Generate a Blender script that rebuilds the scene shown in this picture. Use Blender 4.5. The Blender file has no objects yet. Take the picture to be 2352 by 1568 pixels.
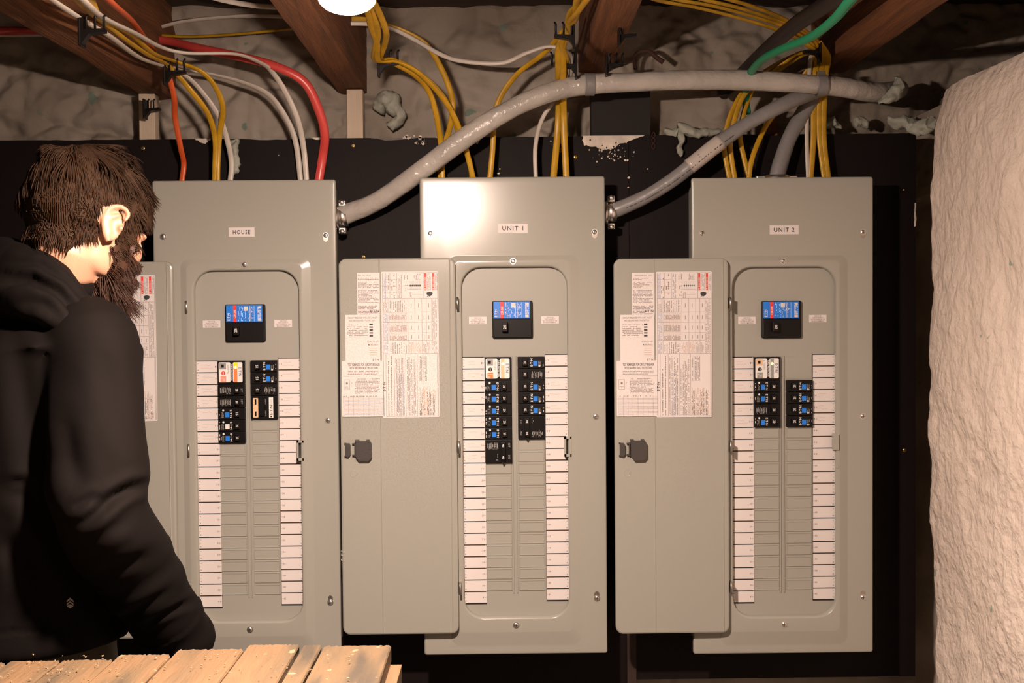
import bpy, math, random
from mathutils import Vector, Matrix, noise
random.seed(7)
SC = bpy.context.scene
COL = SC.collection

# ------------------------------------------------------------------ camera
F = 2555.0; W, H = 2352.0, 1568.0
VPX, HZ = 1150.0, 715.0
CAMZ = 1.52; DP = 2.4                      # camera height, distance to the panel plane (y = 0)
cam_d = bpy.data.cameras.new('camera'); cam = bpy.data.objects.new('camera', cam_d); COL.objects.link(cam)
cam_d.sensor_width = 36; cam_d.lens = 36*F/W; cam_d.clip_start = 0.02
yaw = math.atan((W/2-VPX)/F); pitch = math.atan((H/2-HZ)/F); roll = 0.0085
CR = Matrix.Rotation(-yaw, 3, 'Z') @ Matrix.Rotation(math.pi/2-pitch, 3, 'X') @ Matrix.Rotation(-roll, 3, 'Z')
CP = Vector((0, -DP, CAMZ))
cam.matrix_world = Matrix.Translation(CP) @ CR.to_4x4()
SC.camera = cam
# ------------------------------------------------------------------ world, exposure
wd = bpy.data.worlds.new('world'); SC.world = wd; wd.use_nodes = True
wd.node_tree.nodes['Background'].inputs[0].default_value = (1, .72, .5, 1)
wd.node_tree.nodes['Background'].inputs[1].default_value = 0.01
SC.view_settings.view_transform = 'Standard'; SC.view_settings.look = 'None'
SC.view_settings.gamma = 1; SC.view_settings.use_curve_mapping = False
SC.view_settings.exposure = 0.0
BULB_STRENGTH = 4700.0
BULB_COLOR = (1, .755, .625, 1)

def ray(px, py):
    return CR @ Vector(((px-W/2)/F, -(py-H/2)/F, -1))
def U(px, py, y=0.0):                      # point seen at (px,py) that lies at depth y
    r = ray(px, py); t = (y-CP.y)/r.y
    return CP + r*t
def UZ(px, py, z):
    r = ray(px, py); t = (z-CP.z)/r.z
    return CP + r*t

# ------------------------------------------------------------------ materials
def mat(name, col, rough=.5, metal=0, bump=0, bscale=50, var=0, vscale=8, col2=None, emit=0, spec=.5, thr=None, coat=0, detail=4, stretch=None):
    m = bpy.data.materials.new(name); m.use_nodes = True
    nt = m.node_tree; b = nt.nodes['Principled BSDF']
    b.inputs['Base Color'].default_value = (*col, 1)
    b.inputs['Roughness'].default_value = rough; b.inputs['Metallic'].default_value = metal
    b.inputs['Specular IOR Level'].default_value = spec
    b.inputs['Coat Weight'].default_value = coat
    tc = nt.nodes.new('ShaderNodeTexCoord'); src = tc.outputs['Object']
    if stretch:
        mp = nt.nodes.new('ShaderNodeMapping'); mp.inputs['Scale'].default_value = stretch
        nt.links.new(src, mp.inputs[0]); src = mp.outputs[0]
    if var or col2:
        n = nt.nodes.new('ShaderNodeTexNoise'); n.inputs['Scale'].default_value = vscale; n.inputs['Detail'].default_value = detail
        nt.links.new(src, n.inputs['Vector'])
        r = nt.nodes.new('ShaderNodeValToRGB')
        c2 = col2 if col2 else tuple(max(0, c*(1-var)) for c in col)
        a, bb = thr if thr else (.35, .65)
        r.color_ramp.elements[0].position = a; r.color_ramp.elements[1].position = bb
        r.color_ramp.elements[0].color = (*col, 1); r.color_ramp.elements[1].color = (*c2, 1)
        nt.links.new(n.outputs[0], r.inputs[0]); nt.links.new(r.outputs[0], b.inputs['Base Color'])
    if bump:
        n2 = nt.nodes.new('ShaderNodeTexNoise'); n2.inputs['Scale'].default_value = bscale; n2.inputs['Detail'].default_value = 5
        nt.links.new(src, n2.inputs['Vector'])
        bp = nt.nodes.new('ShaderNodeBump'); bp.inputs['Strength'].default_value = bump; bp.inputs['Distance'].default_value = .01
        nt.links.new(n2.outputs[0], bp.inputs['Height']); nt.links.new(bp.outputs[0], b.inputs['Normal'])
    return m
def emis(name, col, s):
    m = bpy.data.materials.new(name); m.use_nodes = True; nt = m.node_tree
    b = nt.nodes['Principled BSDF']; b.inputs['Base Color'].default_value = (.9, .9, .9, 1)
    b.inputs['Emission Color'].default_value = col; b.inputs['Emission Strength'].default_value = s
    return m
M = {}
M['paint'] = mat('panel grey paint', (.335, .335, .295), .22, spec=.5, bump=.012, bscale=900)
M['paint_in'] = mat('dead front paint', (.33, .33, .292), .4, spec=.4)
M['galv'] = mat('zinc', (.8, .78, .74), .33, 1)
M['steel'] = mat('dull steel', (.5, .47, .42), .38, 1)
M['black'] = mat('black plastic', (.006, .005, .005), .4, spec=.22)
M['charcoal'] = mat('charcoal plastic', (.055, .05, .047), .4)
M['darkgap'] = mat('dark backing', (.012, .009, .009), .8)
M['paper'] = mat('label paper', (.68, .645, .63), .55)
M['paper_grey'] = mat('grey paper', (.62, .61, .6), .55)
M['ink'] = mat('black ink and shade', (.03, .03, .035), .6)
M['ink_soft'] = mat('fine print', (.22, .19, .19), .6)
M['ink_blue'] = mat('blue print', (.22, .28, .45), .6)
M['ink_tan'] = mat('tan print', (.50, .33, .22), .6)
M['pencil'] = mat('pencil', (.40, .32, .29), .6)
M['red'] = mat('red print', (.75, .04, .03), .5)
M['blue'] = mat('blue print solid', (.012, .19, .72), .4)
M['orange'] = mat('orange print', (.85, .22, .06), .5)
M['tan'] = mat('tan sticker', (.72, .50, .30), .5)
M['salmon'] = mat('salmon print', (.85, .28, .22), .5)
M['led'] = emis('indicator lamp', (.9, 1, .1, 1), 1.2)
M['white_ink'] = mat('white print', (.75, .75, .73), .5)
M['grey_ink'] = mat('grey print', (.28, .28, .27), .5)
M['yellow'] = mat('yellow cable jacket', (.58, .33, .014), .38, var=.25, vscale=30)
M['white_c'] = mat('white cable jacket', (.62, .57, .50), .4, var=.15, vscale=30)
M['red_c'] = mat('red cable jacket', (.62, .07, .06), .33)
M['orange_c'] = mat('orange cable jacket', (.60, .095, .02), .38)
M['green_c'] = mat('green cable jacket', (.01, .26, .12), .4)
M['black_c'] = mat('black cable jacket', (.03, .022, .02), .45)
M['grey_c'] = mat('grey cable jacket', (.47, .445, .405), .26, bump=.8, bscale=28, var=.2, vscale=14)
M['grey_d'] = mat('darker grey cable jacket', (.24, .235, .235), .36, bump=.25, bscale=45, var=.15, vscale=14)
M['tape'] = mat('pale tape', (.48, .44, .40), .3)
M['wood_j'] = mat('old joist wood', (.21, .078, .026), .8, bump=.5, bscale=30, var=.45, vscale=7, stretch=(8, .7, 8))
M['foam'] = mat('spray foam', (.42, .44, .37), .6, bump=.4, bscale=60, var=.25, vscale=14)
M['skin'] = mat('skin', (.52, .27, .17), .45, bump=.08, bscale=300, var=.12, vscale=20)
M['hair'] = mat('brown hair', (.036, .019, .0105), .7, spec=.12)
M['beard'] = mat('brown beard', (.04, .017, .009), .6, spec=.3)
M['jacket'] = mat('black softshell', (.0042, .0028, .0023), .82, spec=.11, bump=.06, bscale=600, var=.2, vscale=5)
M['trousers'] = mat('olive trousers', (.05, .037, .02), .8, bump=.2, bscale=120)
M['shoe'] = mat('brown boots', (.06, .035, .02), .6)
M['eye'] = mat('eye', (.7, .65, .6), .2)
M['rust'] = mat('rusty iron', (.05, .02, .012), .8, bump=.4, bscale=100)
M['brass'] = mat('brass screw', (.55, .36, .10), .35, 1)
M['wood_p'] = mat('pale post wood', (.60, .50, .38), .75, bump=.2, bscale=40, var=.15, vscale=6, stretch=(6, 6, .6))
M['wood_strip'] = mat('brown batten', (.04, .02, .014), .8, var=.4, vscale=10)
M['porcelain'] = mat('white bulb housing', (.75, .73, .7), .3)
M['concrete'] = mat('concrete', (.22, .19, .16), .9, bump=.4, bscale=20, var=.3, vscale=3)
M['ceilwood'] = mat('dark subfloor boards', (.055, .032, .02), .9, bump=.4, bscale=30, var=.4, vscale=4, stretch=(1, 6, 1))

def wall_mat(name, c1, c2, c3, bs, bumpk):
    m = mat(name, c1, .85); nt = m.node_tree; b = nt.nodes['Principled BSDF']
    tc = nt.nodes.new('ShaderNodeTexCoord')
    n = nt.nodes.new('ShaderNodeTexNoise'); n.inputs['Scale'].default_value = 2.6; n.inputs['Detail'].default_value = 8
    r = nt.nodes.new('ShaderNodeValToRGB'); r.color_ramp.elements[0].position = .38; r.color_ramp.elements[1].position = .66
    r.color_ramp.elements[0].color = (*c1, 1); r.color_ramp.elements[1].color = (*c2, 1)
    n3 = nt.nodes.new('ShaderNodeTexNoise'); n3.inputs['Scale'].default_value = 17; n3.inputs['Detail'].default_value = 3
    r3 = nt.nodes.new('ShaderNodeValToRGB'); r3.color_ramp.elements[0].position = .70; r3.color_ramp.elements[1].position = .73
    r3.color_ramp.elements[0].color = (0, 0, 0, 1); r3.color_ramp.elements[1].color = (1, 1, 1, 1)
    mx = nt.nodes.new('ShaderNodeMixRGB'); mx.inputs[2].default_value = (*c3, 1)
    for q in (n, n3): nt.links.new(tc.outputs['Object'], q.inputs['Vector'])
    nt.links.new(n.outputs[0], r.inputs[0]); nt.links.new(n3.outputs[0], r3.inputs[0])
    nt.links.new(r.outputs[0], mx.inputs[1]); nt.links.new(r3.outputs[0], mx.inputs[0]); nt.links.new(mx.outputs[0], b.inputs['Base Color'])
    n2 = nt.nodes.new('ShaderNodeTexNoise'); n2.inputs['Scale'].default_value = bs; n2.inputs['Detail'].default_value = 7
    nt.links.new(tc.outputs['Object'], n2.inputs['Vector'])
    bp = nt.nodes.new('ShaderNodeBump'); bp.inputs['Strength'].default_value = bumpk; bp.inputs['Distance'].default_value = .02
    nt.links.new(n2.outputs[0], bp.inputs['Height']); nt.links.new(bp.outputs[0], b.inputs['Normal'])
    return m
M['wall_b'] = wall_mat('foamed stone wall', (.36, .32, .27), (.22, .185, .145), (.16, .22, .17), 14, .5)
M['wall_r'] = wall_mat('white rough plaster', (.76, .66, .57), (.66, .57, .49), (.30, .38, .30), 55, .55)

# ------------------------------------------------------------------ mesh builder
_tc = {}
def text_geo(s, sp=1.0):
    if (s, sp) not in _tc:
        c = bpy.data.curves.new('t', 'FONT'); c.body = s; c.resolution_u = 2; c.space_character = sp; c.offset = .012
        o = bpy.data.objects.new('t', c); COL.objects.link(o)
        dg = bpy.context.evaluated_depsgraph_get()
        me = bpy.data.meshes.new_from_object(o.evaluated_get(dg))
        v = [(p.co.x, p.co.y) for p in me.vertices]; f = [tuple(p.vertices) for p in me.polygons]
        bpy.data.objects.remove(o); bpy.data.meshes.remove(me); bpy.data.curves.remove(c)
        x0 = min(a for a, b in v); x1 = max(a for a, b in v); y0 = min(b for a, b in v); y1 = max(b for a, b in v)
        _tc[(s, sp)] = ([((a-x0)/(x1-x0), (b-y0)/(y1-y0)) for a, b in v], f)
    return _tc[(s, sp)]
class MB:
    def __init__(s): s.v = []; s.f = []; s.m = []; s.sm = []
    def face(s, idx, mi=0, sm=False): s.f.append(tuple(idx)); s.m.append(mi); s.sm.append(sm)
    def loft(s, loops, mi=0, cap0=True, cap1=True, sm=False, closed=True):
        b = len(s.v); n = len(loops[0])
        for L in loops: s.v.extend([tuple(p) for p in L])
        for i in range(len(loops)-1):
            for k in range(n if closed else n-1):
                a = b+i*n+k; c = b+i*n+(k+1) % n
                s.face((a, c, c+n, a+n), mi, sm)
        if cap0: s.face(range(b+n-1, b-1, -1), mi)
        if cap1: s.face(range(b+(len(loops)-1)*n, b+len(loops)*n), mi)
    def box(s, x0, x1, y0, y1, z0, z1, mi=0, bv=0):
        if bv:
            s.rbox(x0, x1, z0, z1, bv, y0, y1, mi, bv); return
        s.loft([[(x0, y, z0), (x1, y, z0), (x1, y, z1), (x0, y, z1)] for y in (y0, y1)], mi)
    def rbox(s, x0, x1, z0, z1, r, y0, y1, mi=0, bv=0, n=3):   # rounded rectangle, front at y0, back at y1
        L = []
        if bv:
            L.append(rr(x0+bv, x1-bv, z0+bv, z1-bv, max(r-bv, .0002), y0, n))
            L.append(rr(x0+bv*.3, x1-bv*.3, z0+bv*.3, z1-bv*.3, max(r-bv*.3, .0003), y0+bv*.3, n))
            L.append(rr(x0, x1, z0, z1, r, y0+bv, n))
        else: L.append(rr(x0, x1, z0, z1, r, y0, n))
        L.append(rr(x0, x1, z0, z1, r, y1, n))
        s.loft(L, mi)
    def quad(s, x0, x1, z0, z1, y, mi=0):
        b = len(s.v); s.v += [(x0, y, z0), (x1, y, z0), (x1, y, z1), (x0, y, z1)]; s.face((b, b+1, b+2, b+3), mi)
    def text(s, t, x0, x1, z0, z1, y, mi=0, rot=0, sp=1.0):
        v, f = text_geo(t, sp); b = len(s.v)
        for a, c in v:
            if rot == 90: p = (1-c, a)
            elif rot == -90: p = (c, 1-a)
            elif rot == 180: p = (1-a, 1-c)
            else: p = (a, c)
            s.v.append((x0+p[0]*(x1-x0), y, z0+p[1]*(z1-z0)))
        for q in f: s.face([b+i for i in q], mi)
    def disc(s, c, r, y0, y1, mi=0, n=20, dome=0):
        L = []
        if dome:
            for k in range(3, -1, -1):
                a = k/4*math.pi/2
                L.append([(c[0]+r*math.cos(a)*math.cos(t), y0-dome*math.sin(a), c[1]+r*math.cos(a)*math.sin(t)) for t in [2*math.pi*i/n for i in range(n)]])
        else: L.append([(c[0]+r*math.cos(t), y0, c[1]+r*math.sin(t)) for t in [2*math.pi*i/n for i in range(n)]])
        L.append([(c[0]+r*math.cos(t), y1, c[1]+r*math.sin(t)) for t in [2*math.pi*i/n for i in range(n)]])
        s.loft(L, mi, sm=bool(dome))
    def ell(s, c, r, ax=None, nu=24, nv=16, mi=0):
        c = Vector(c); ax = ax or (Vector((1, 0, 0)), Vector((0, 1, 0)), Vector((0, 0, 1)))
        L = []
        for j in range(1, nv):
            a = -math.pi/2+math.pi*j/nv
            L.append([c+ax[0]*(r[0]*math.cos(a)*math.cos(t))+ax[1]*(r[1]*math.cos(a)*math.sin(t))+ax[2]*(r[2]*math.sin(a)) for t in [2*math.pi*i/nu for i in range(nu)]])
        s.loft(L, mi, sm=True)
    def tube(s, pts, rad, n=12, flat=1.0, mi=0, up=None, cap=True, sub=0, seam=False):
        """sweep; rad may be a list; flat squeezes the second axis"""
        pts = [Vector(p) for p in pts]
        if not isinstance(rad, (list, tuple)): rad = [rad]*len(pts)
        if sub: pts, rad = smooth(pts, rad, sub)
        L = []; a = None
        for i, p in enumerate(pts):
            t = (pts[min(i+1, len(pts)-1)]-pts[max(i-1, 0)]).normalized()
            if a is None:
                a = Vector(up) if up else Vector((1, 0, 0))
                if abs(t.dot(a)) > .9: a = Vector((0, 0, 1))
            elif up: a = Vector(up)*.15+a*.85
            a = (a-t*a.dot(t)).normalized(); b = t.cross(a)
            L.append([p+a*(rad[i]*math.cos(q))+b*(rad[i]*flat*math.sin(q)) for q in [2*math.pi*k/n for k in range(n)]])
        s.loft(L, mi, cap, cap, sm=True)
    def build(s, name, mats, parent=None, loc=None, origin=None):
        me = bpy.data.meshes.new(name)
        if origin is not None:
            o0 = Vector(origin); s.v = [tuple(Vector(p)-o0) for p in s.v]
        me.from_pydata([tuple(p) for p in s.v], [], s.f)
        if not isinstance(mats, (list, tuple)): mats = [mats]
        for q in mats: me.materials.append(q)
        me.polygons.foreach_set('material_index', s.m); me.polygons.foreach_set('use_smooth', s.sm)
        me.update()
        o = bpy.data.objects.new(name, me); COL.objects.link(o)
        if parent: o.parent = parent
        if origin is not None: o.location = origin
        if loc is not None: o.location = loc
        return o
def rr(x0, x1, z0, z1, r, y, n=6):
    P = []
    for cx, cz, a0 in ((x1-r, z1-r, 0), (x0+r, z1-r, 90), (x0+r, z0+r, 180), (x1-r, z0+r, 270)):
        for k in range(n+1):
            a = math.radians(a0+90*k/n); P.append((cx+r*math.cos(a), y, cz+r*math.sin(a)))
    return P
def smooth(pts, rad, sub):
    P = [pts[0]*2-pts[1]]+pts+[pts[-1]*2-pts[-2]]; out = []; ro = []
    for i in range(1, len(P)-2):
        for k in range(sub):
            t = k/sub; a, b, c, d = P[i-1], P[i], P[i+1], P[i+2]
            out.append(.5*((2*b)+(c-a)*t+(2*a-5*b+4*c-d)*t*t+(3*b-a-3*c+d)*t**3))
            ro.append(rad[i-1]*(1-t)+rad[min(i, len(rad)-1)]*t)
    out.append(pts[-1]); ro.append(rad[-1]); return out, ro
def tag(o, label=None, cat=None, group=None, kind=None):
    if label: o['label'] = label
    if cat: o['category'] = cat
    if group: o['group'] = group
    if kind: o['kind'] = kind
    return o
def empty(name, loc):
    o = bpy.data.objects.new(name, None); COL.objects.link(o); o.location = loc; o.empty_display_size = .05; return o
def inst(o, parent, loc, name=None, label=None):
    c = o.copy(); c.parent = parent; c.location = loc; COL.objects.link(c)
    if label: c['label'] = label
    elif 'label' in c: del c['label']
    return c

# ------------------------------------------------------------------ room
YB = .115; YW = .20; XR = .93; ZC = 2.23; YF = -4.3; XL = -2.3
def fr(x, y, z, o=4): return noise.fractal(Vector((x, y, z)), 1.0, 2.0, o)
def grid(name, m, us, vs, fn, parent=None):
    b = MB()
    for u in us:
        for v in vs: b.v.append(tuple(fn(u, v)))
    n = len(vs)
    for i in range(len(us)-1):
        for j in range(n-1):
            a = i*n+j; b.face((a, a+1, a+n+1, a+n), 0, True)
    return b.build(name, m)
def lin(a, b, n): return [a+(b-a)*i/(n-1) for i in range(n)]
def wb(x, z):
    wx = x+.05*fr(x*3, z*3, 6); wz = z+.05*fr(x*3, z*3, 12)
    d = .020*fr(wx*3, wz*4, 1.3)+.012*fr(x*11, z*14, 4.1)+.004*fr(x*30, z*34, 2)
    st = noise.voronoi(Vector((wx*6.5, wz*9, .7)))[0]; d += -.05*min(.28, st[1]-st[0])
    st = noise.voronoi(Vector((wx*15+4, wz*17, .2)))[0]; d += -.016*min(.4, st[1]-st[0])*max(0, .5+fr(x*2, z*2, 3))
    if z > 1.8: d += .006*math.sin(fr(x*5, z*5, 9)*14+z*20)*max(0, fr(x*2, z*2, 5)+.3)
    return (x, max(YW+d+.022, YB+.03), z)
tag(grid('wall_back', M['wall_b'], lin(XL, -1.5, 40)+lin(-1.49, XR+.4, 420), lin(-.02, 1.75, 40)+lin(1.76, ZC+.05, 96), wb), kind='structure')
def wr(y, z):
    topk = max(0, (z-1.86)/.12)
    edge = max(0, (y+.03)/.05)
    x = XR+.014*fr(y*4, z*4, 2.2)+.004*fr(y*14, z*12, 8.8)+.0026*fr(y*36, z*26, 3)-.004*min(.3, (lambda q: q[1]-q[0])(noise.voronoi(Vector((y*9, z*7, 1)))[0]))
    x += .05*min(topk, 1.6)**3*.4+.07*min(edge, 2.2)**2*.6
    x += .012*math.sin(z*3.1+.4)*(1 if y > -.8 else .6)
    return (x, y, z)
tag(grid('wall_right', M['wall_r'], lin(YF, -.8, 60)+lin(-.79, .04, 150)+lin(.05, YW+.02, 10), lin(-.02, .6, 20)+lin(.61, 1.985, 240), wr), kind='structure')
b = MB(); b.box(XR+.36, XR+.42, YF, YW+.1, 1.9, ZC+.02)
b.box(XR+.03, XR+.37, YF, YW+.1, 1.93, 1.96)
tag(b.build('wall_right_recess', M['wall_b']), kind='structure').name = 'wall_right_upper'
b = MB(); b.box(XL-.08, XL, YF, YW+.1, -.02, ZC+.02); tag(b.build('wall_left', M['wall_b']), kind='structure')
b = MB(); b.box(XL-.08, XR+.42, YF-.08, YF, -.02, ZC+.02); tag(b.build('wall_front', M['wall_b']), kind='structure')
b = MB(); b.box(XL-.08, XR+.42, YF-.08, YW+.1, -.1, 0); tag(b.build('floor', M['concrete']), kind='structure')
b = MB(); b.box(XL-.08, XR+.42, YF-.08, YW+.1, ZC, ZC+.06); tag(b.build('ceiling', M['ceilwood']), kind='structure')

# joists run from the wall towards the camera, under the ceiling
def joist(px0, px1, py, label):
    a = U(px0, py, YW); c = U(px1, py, YW); z0 = a.z; x0, x1 = a.x, c.x
    b = MB(); ys = lin(YW+.04, YF+.05, 60); L = []
    for y in ys:
        j = .004*fr(y*5, x0*9, 2); k = .003*fr(y*7, x0*5, 7)
        L.append([(x0+j, y, z0+k), (x0+.006+j, y, z0-.002+k), (x1-.006+j, y, z0-.002+k*.6), (x1+j, y, z0+k), (x1, y, ZC-.001), (x0, y, ZC-.001)])
    b.loft(L)
    o = b.build('ceiling_joist', M['wood_j'], origin=((x0+x1)/2, YW, z0)); tag(o, label, 'joist', 'rough brown ceiling joists')
    return x0, x1, z0
J1 = joist(335, 400, 225, 'dark brown wooden ceiling joist at the upper left, carrying yellow, white and orange cables')
J2 = joist(778, 842, 213, 'brown wooden ceiling joist beside the glowing bulb, above the pale post')
J3 = joist(1330, 1400, 166, 'orange-brown wooden joist above UNIT 1, with black cable holders on both sides')
J4 = joist(1866, 1938, 166, 'brown wooden joist at the upper right, behind the green cable')

# black plywood board behind the panels
YB = .115
bm_ply = None
def ply_mat():
    m = mat('black painted plywood', (.007, .0042, .004), .6, spec=.16, bump=.1, bscale=30); nt = m.node_tree; b = nt.nodes['Principled BSDF']
    tc = nt.nodes.new('ShaderNodeTexCoord')
    n = nt.nodes.new('ShaderNodeTexNoise'); n.inputs['Scale'].default_value = 26; n.inputs['Detail'].default_value = 6
    nt.links.new(tc.outputs['Object'], n.inputs['Vector'])
    r = nt.nodes.new('ShaderNodeValToRGB'); r.color_ramp.elements[0].position = .765; r.color_ramp.elements[1].position = .775
    r.color_ramp.elements[0].color = (.007, .0042, .004, 1); r.color_ramp.elements[1].color = (.5, .45, .4, 1)
    nt.links.new(n.outputs[0], r.inputs[0]); nt.links.new(r.outputs[0], b.inputs['Base Color'])
    return m
M['ply'] = ply_mat()
pa = U(2104, 306, YB); pb = U(-260, 322, YB); pz0 = U(1800, 1556, YB).z
seam = U(1447, 900, YB).x
bz = pa.z
bd = MB()
def board(x0, x1, z0, z1):
    n = 120; L0 = []; 
    for y in (YB, YB+.018):
        L = [(x0, y, z0), (x1, y, z0)]
        for i in range(n+1):
            x = x1+(x0-x1)*i/n; e = 0
            k = fr(x*7, 3.1, 0); e = -.012*max(0, k-.25) if k > .25 else 0
            L.append((x, y, z1+e+.0007*fr(x*60, 1, 1)))
        L0.append(L)
    return L0
bd.loft(board(seam+.0005, pa.x, pz0, bz))
bd.loft(board(pb.x-.6, seam-.0005, pz0-.35, bz-.002))
plyo = bd.build('plywood_backboard', M['ply'], origin=(0, YB, pz0)); tag(plyo, 'black painted plywood board mounted behind the three electrical panels', 'board')
def screwhead(px, py, y, parent=None, m='brass', r=.0048, loc0=Vector((0, 0, 0))):
    p = U(px, py, y); b = MB(); b.disc((0, 0), r, 0, .004, 0, 16, dome=.0012); b.box(-r*.7, r*.7, -.0018, 0, -.0006, .0006, 1); b.box(-.0006, .0006, -.0018, 0, -r*.7, r*.7, 1)
    o = b.build('screw', [M[m], M['ink']], parent, loc=p-loc0); return o
for px, py in ((811, 334), (328, 340), (835, 590), (1289, 345), (2078, 1034), (1322, 360)):
    s = screwhead(px, py, YB-.001, plyo, loc0=Vector((0, YB, pz0))); s['label'] = 'brass screw head'
# bare plaster-like patch where the black paint is missing, lying on the board
def blob2d(cx, cz, rx, rz, y0, y1, seed, n=60, amp=.35):
    L = [(cx+rx*math.cos(t)*(1+amp*fr(math.cos(t)*2+seed, math.sin(t)*2, seed)), 0, cz+rz*math.sin(t)*(1+amp*fr(math.cos(t)*2, math.sin(t)*2+seed, seed+3))) for t in [2*math.pi*i/n for i in range(n)]]
    return [[(a, y0, c) for a, _, c in L], [(a, y1, c) for a, _, c in L]]
def polyblob(px, seed, th=.0012):
    P = [U(a, c, YB-.0012) for a, c in px]; out = []
    for i in range(len(P)):
        a, c = P[i], P[(i+1) % len(P)]
        for k in range(6):
            q = a.lerp(c, k/6); out.append((q.x+.004*fr(q.x*90, q.z*90, seed), YB-.001, min(bz-.0005, q.z+.004*fr(q.x*90, q.z*90, seed+4))))
    return [out, [(a, YB+.001, c) for a, _, c in out]]
M['bare'] = mat('bare white gypsum', (.80, .72, .62), .85, bump=.4, bscale=60, var=.3, vscale=30)
def patch(px, seed, label):
    b = MB(); b.loft(polyblob(px, seed)); o = b.build('bare_patch', M['bare'], plyo, loc=Vector((0, -YB, -pz0))); o['label'] = label
patch([(1340, 307), (1490, 307), (1462, 318), (1425, 330), (1408, 341), (1385, 346), (1366, 336), (1344, 334), (1338, 322)], 3, 'large white patch without black paint')
patch([(448, 318), (482, 318), (484, 322), (468, 328), (455, 324)], 8, 'small white chip at the board edge'); patch([(712, 313), (762, 312), (750, 322), (718, 321)], 12, 'small white chip at the board edge')
patch([(1000, 312), (1040, 311), (1050, 330), (1020, 335)], 22, 'small white chip at the board edge'); patch([(1075, 312), (1105, 311), (1098, 330), (1080, 326)], 5, 'small white chip at the board edge')
b = MB()
#b.loft(polyblob([(1340, 307), (1490, 307), (1462, 318), (1425, 330), (1408, 341), (1385, 346), (1366, 336), (1344, 334), (1338, 322)], 3))
for i in range(60):
    x, z = random.gauss(1405, 26), random.gauss(352, 12)
    p = U(x, z, YB); r = random.uniform(.0004, .0022); b.loft(blob2d(p.x, p.z, r, r, YB-.001, YB+.001, i, 8))
for i in range(26):
    p = U(random.uniform(925, 975), random.uniform(312, 330), YB); r = random.uniform(.0006, .004); b.loft(blob2d(p.x, p.z, r, r, YB-.001, YB+.001, i, 8))
for px, py, r in ((1436, 368, .003), (1145, 398, .003), (1148, 388, .002), (1487, 388, .002), (1444, 408, .003), (1443, 430, .002), (1420, 365, .0015), (2075, 436, .002), (640, 357, .0015), (1265, 324, .002)):
    p = U(px, py, YB); b.loft(blob2d(p.x, p.z, r, r*.7, YB-.001, YB+.001, px, 9))
#b.loft(polyblob([(448, 318), (482, 318), (484, 322), (468, 328), (455, 324)], 8)); b.loft(polyblob([(712, 313), (762, 312), (750, 322), (718, 321)], 12))
#b.loft(polyblob([(1000, 312), (1040, 311), (1050, 330), (1020, 335)], 22)); b.loft(polyblob([(1075, 312), (1105, 311), (1098, 330), (1080, 326)], 5))
b.loft(polyblob([(2101, 466), (2104, 466), (2104, 520), (2101, 520)], 2))
o = b.build('paint_specks', M['bare'], plyo, loc=Vector((0, -YB, -pz0))); o['label'] = 'tiny white specks in the black paint'; o['kind'] = 'stuff'
# batten seen between the boards, at the bottom
b = MB(); b.box(seam-.010, seam+.010, YB-.008, YB-.0005, pz0-.3, U(1447,1440,YB).z); tag(b.build('wall_batten', M['wood_strip'], origin=(seam, YB-.008, pz0-.3)), 'narrow brown wooden batten low on the black boards, between UNIT 1 and UNIT 2', 'batten')

# posts under joists
def post(px0, px1, py0, py1, y, m, label):
    a = U(px0, py0, y); c = U(px1, py1, y); b = MB()
    b.box(a.x, c.x, y, y+.03, c.z-.1, a.z, 0, .0015)
    return tag(b.build('wall_post', m, origin=((a.x+c.x)/2, y, c.z-.1)), label, 'post')
post(796, 834, 205, 312, YB+.019, M['wood_p'], 'pale vertical wooden post between the black board and the joist by the bulb')
post(318, 357, 215, 316, YB+.019, M['wood_p'], 'short pale wooden post behind the black board, under the upper left joist')
post(1768, 1786, 250, 312, YB+.019, M['wood_j'], 'reddish brown wooden post above the UNIT 2 panel')
a = U(1358, 208, YB+.02); c = U(1494, 312, YB+.02); b = MB(); b.box(a.x, c.x, YB+.02, YB+.06, c.z-.05, a.z)
tag(b.build('black_block', M['darkgap'], origin=((a.x+c.x)/2, YB+.02, c.z-.05)), 'black painted wooden block above the bare patch of the board', 'block')

# ------------------------------------------------------------------ panel
P = .937e-3
def lx(u): return (u-212.5)*P
def lz(v): return (1096-v)*P*1.007
RZ = -.005
def words(mb, x0, x1, z0, z1, y, pitch, mi, vert=False, fill=.85, h=.45, wmin=2.5, wmax=8, ragged=.3):
    """fine print: rows (or columns if vert) of word-sized dashes"""
    if vert: A0, A1, B0, B1 = z0, z1, x0, x1
    else: A0, A1, B0, B1 = x0, x1, z0, z1
    n = int((B1-B0)/pitch)
    for i in range(n):
        bb = B0+(i+.5)*pitch; a = A0; end = A1-random.random()*ragged*(A1-A0)*(1 if random.random() < .4 else .15)
        while a < end:
            w = random.uniform(wmin, wmax)*P*.5; w = min(w, end-a)
            if random.random() < fill:
                if vert: mb.quad(bb-pitch*h/2, bb+pitch*h/2, a, a+w, y, mi)
                else: mb.quad(a, a+w, bb-pitch*h/2, bb+pitch*h/2, y, mi)
            a += w+P*.8
def hl(mb, x0, x1, z, y, mi, t=.7): mb.quad(x0, x1, z-t*P/2, z+t*P/2, y, mi)
def vl(mb, x, z0, z1, y, mi, t=.7): mb.quad(x-t*P/2, x+t*P/2, z0, z1, y, mi)
STK = [M['paper'], M['ink'], M['ink_soft'], M['ink_blue'], M['ink_tan'], M['red'], M['paper_grey']]

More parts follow.
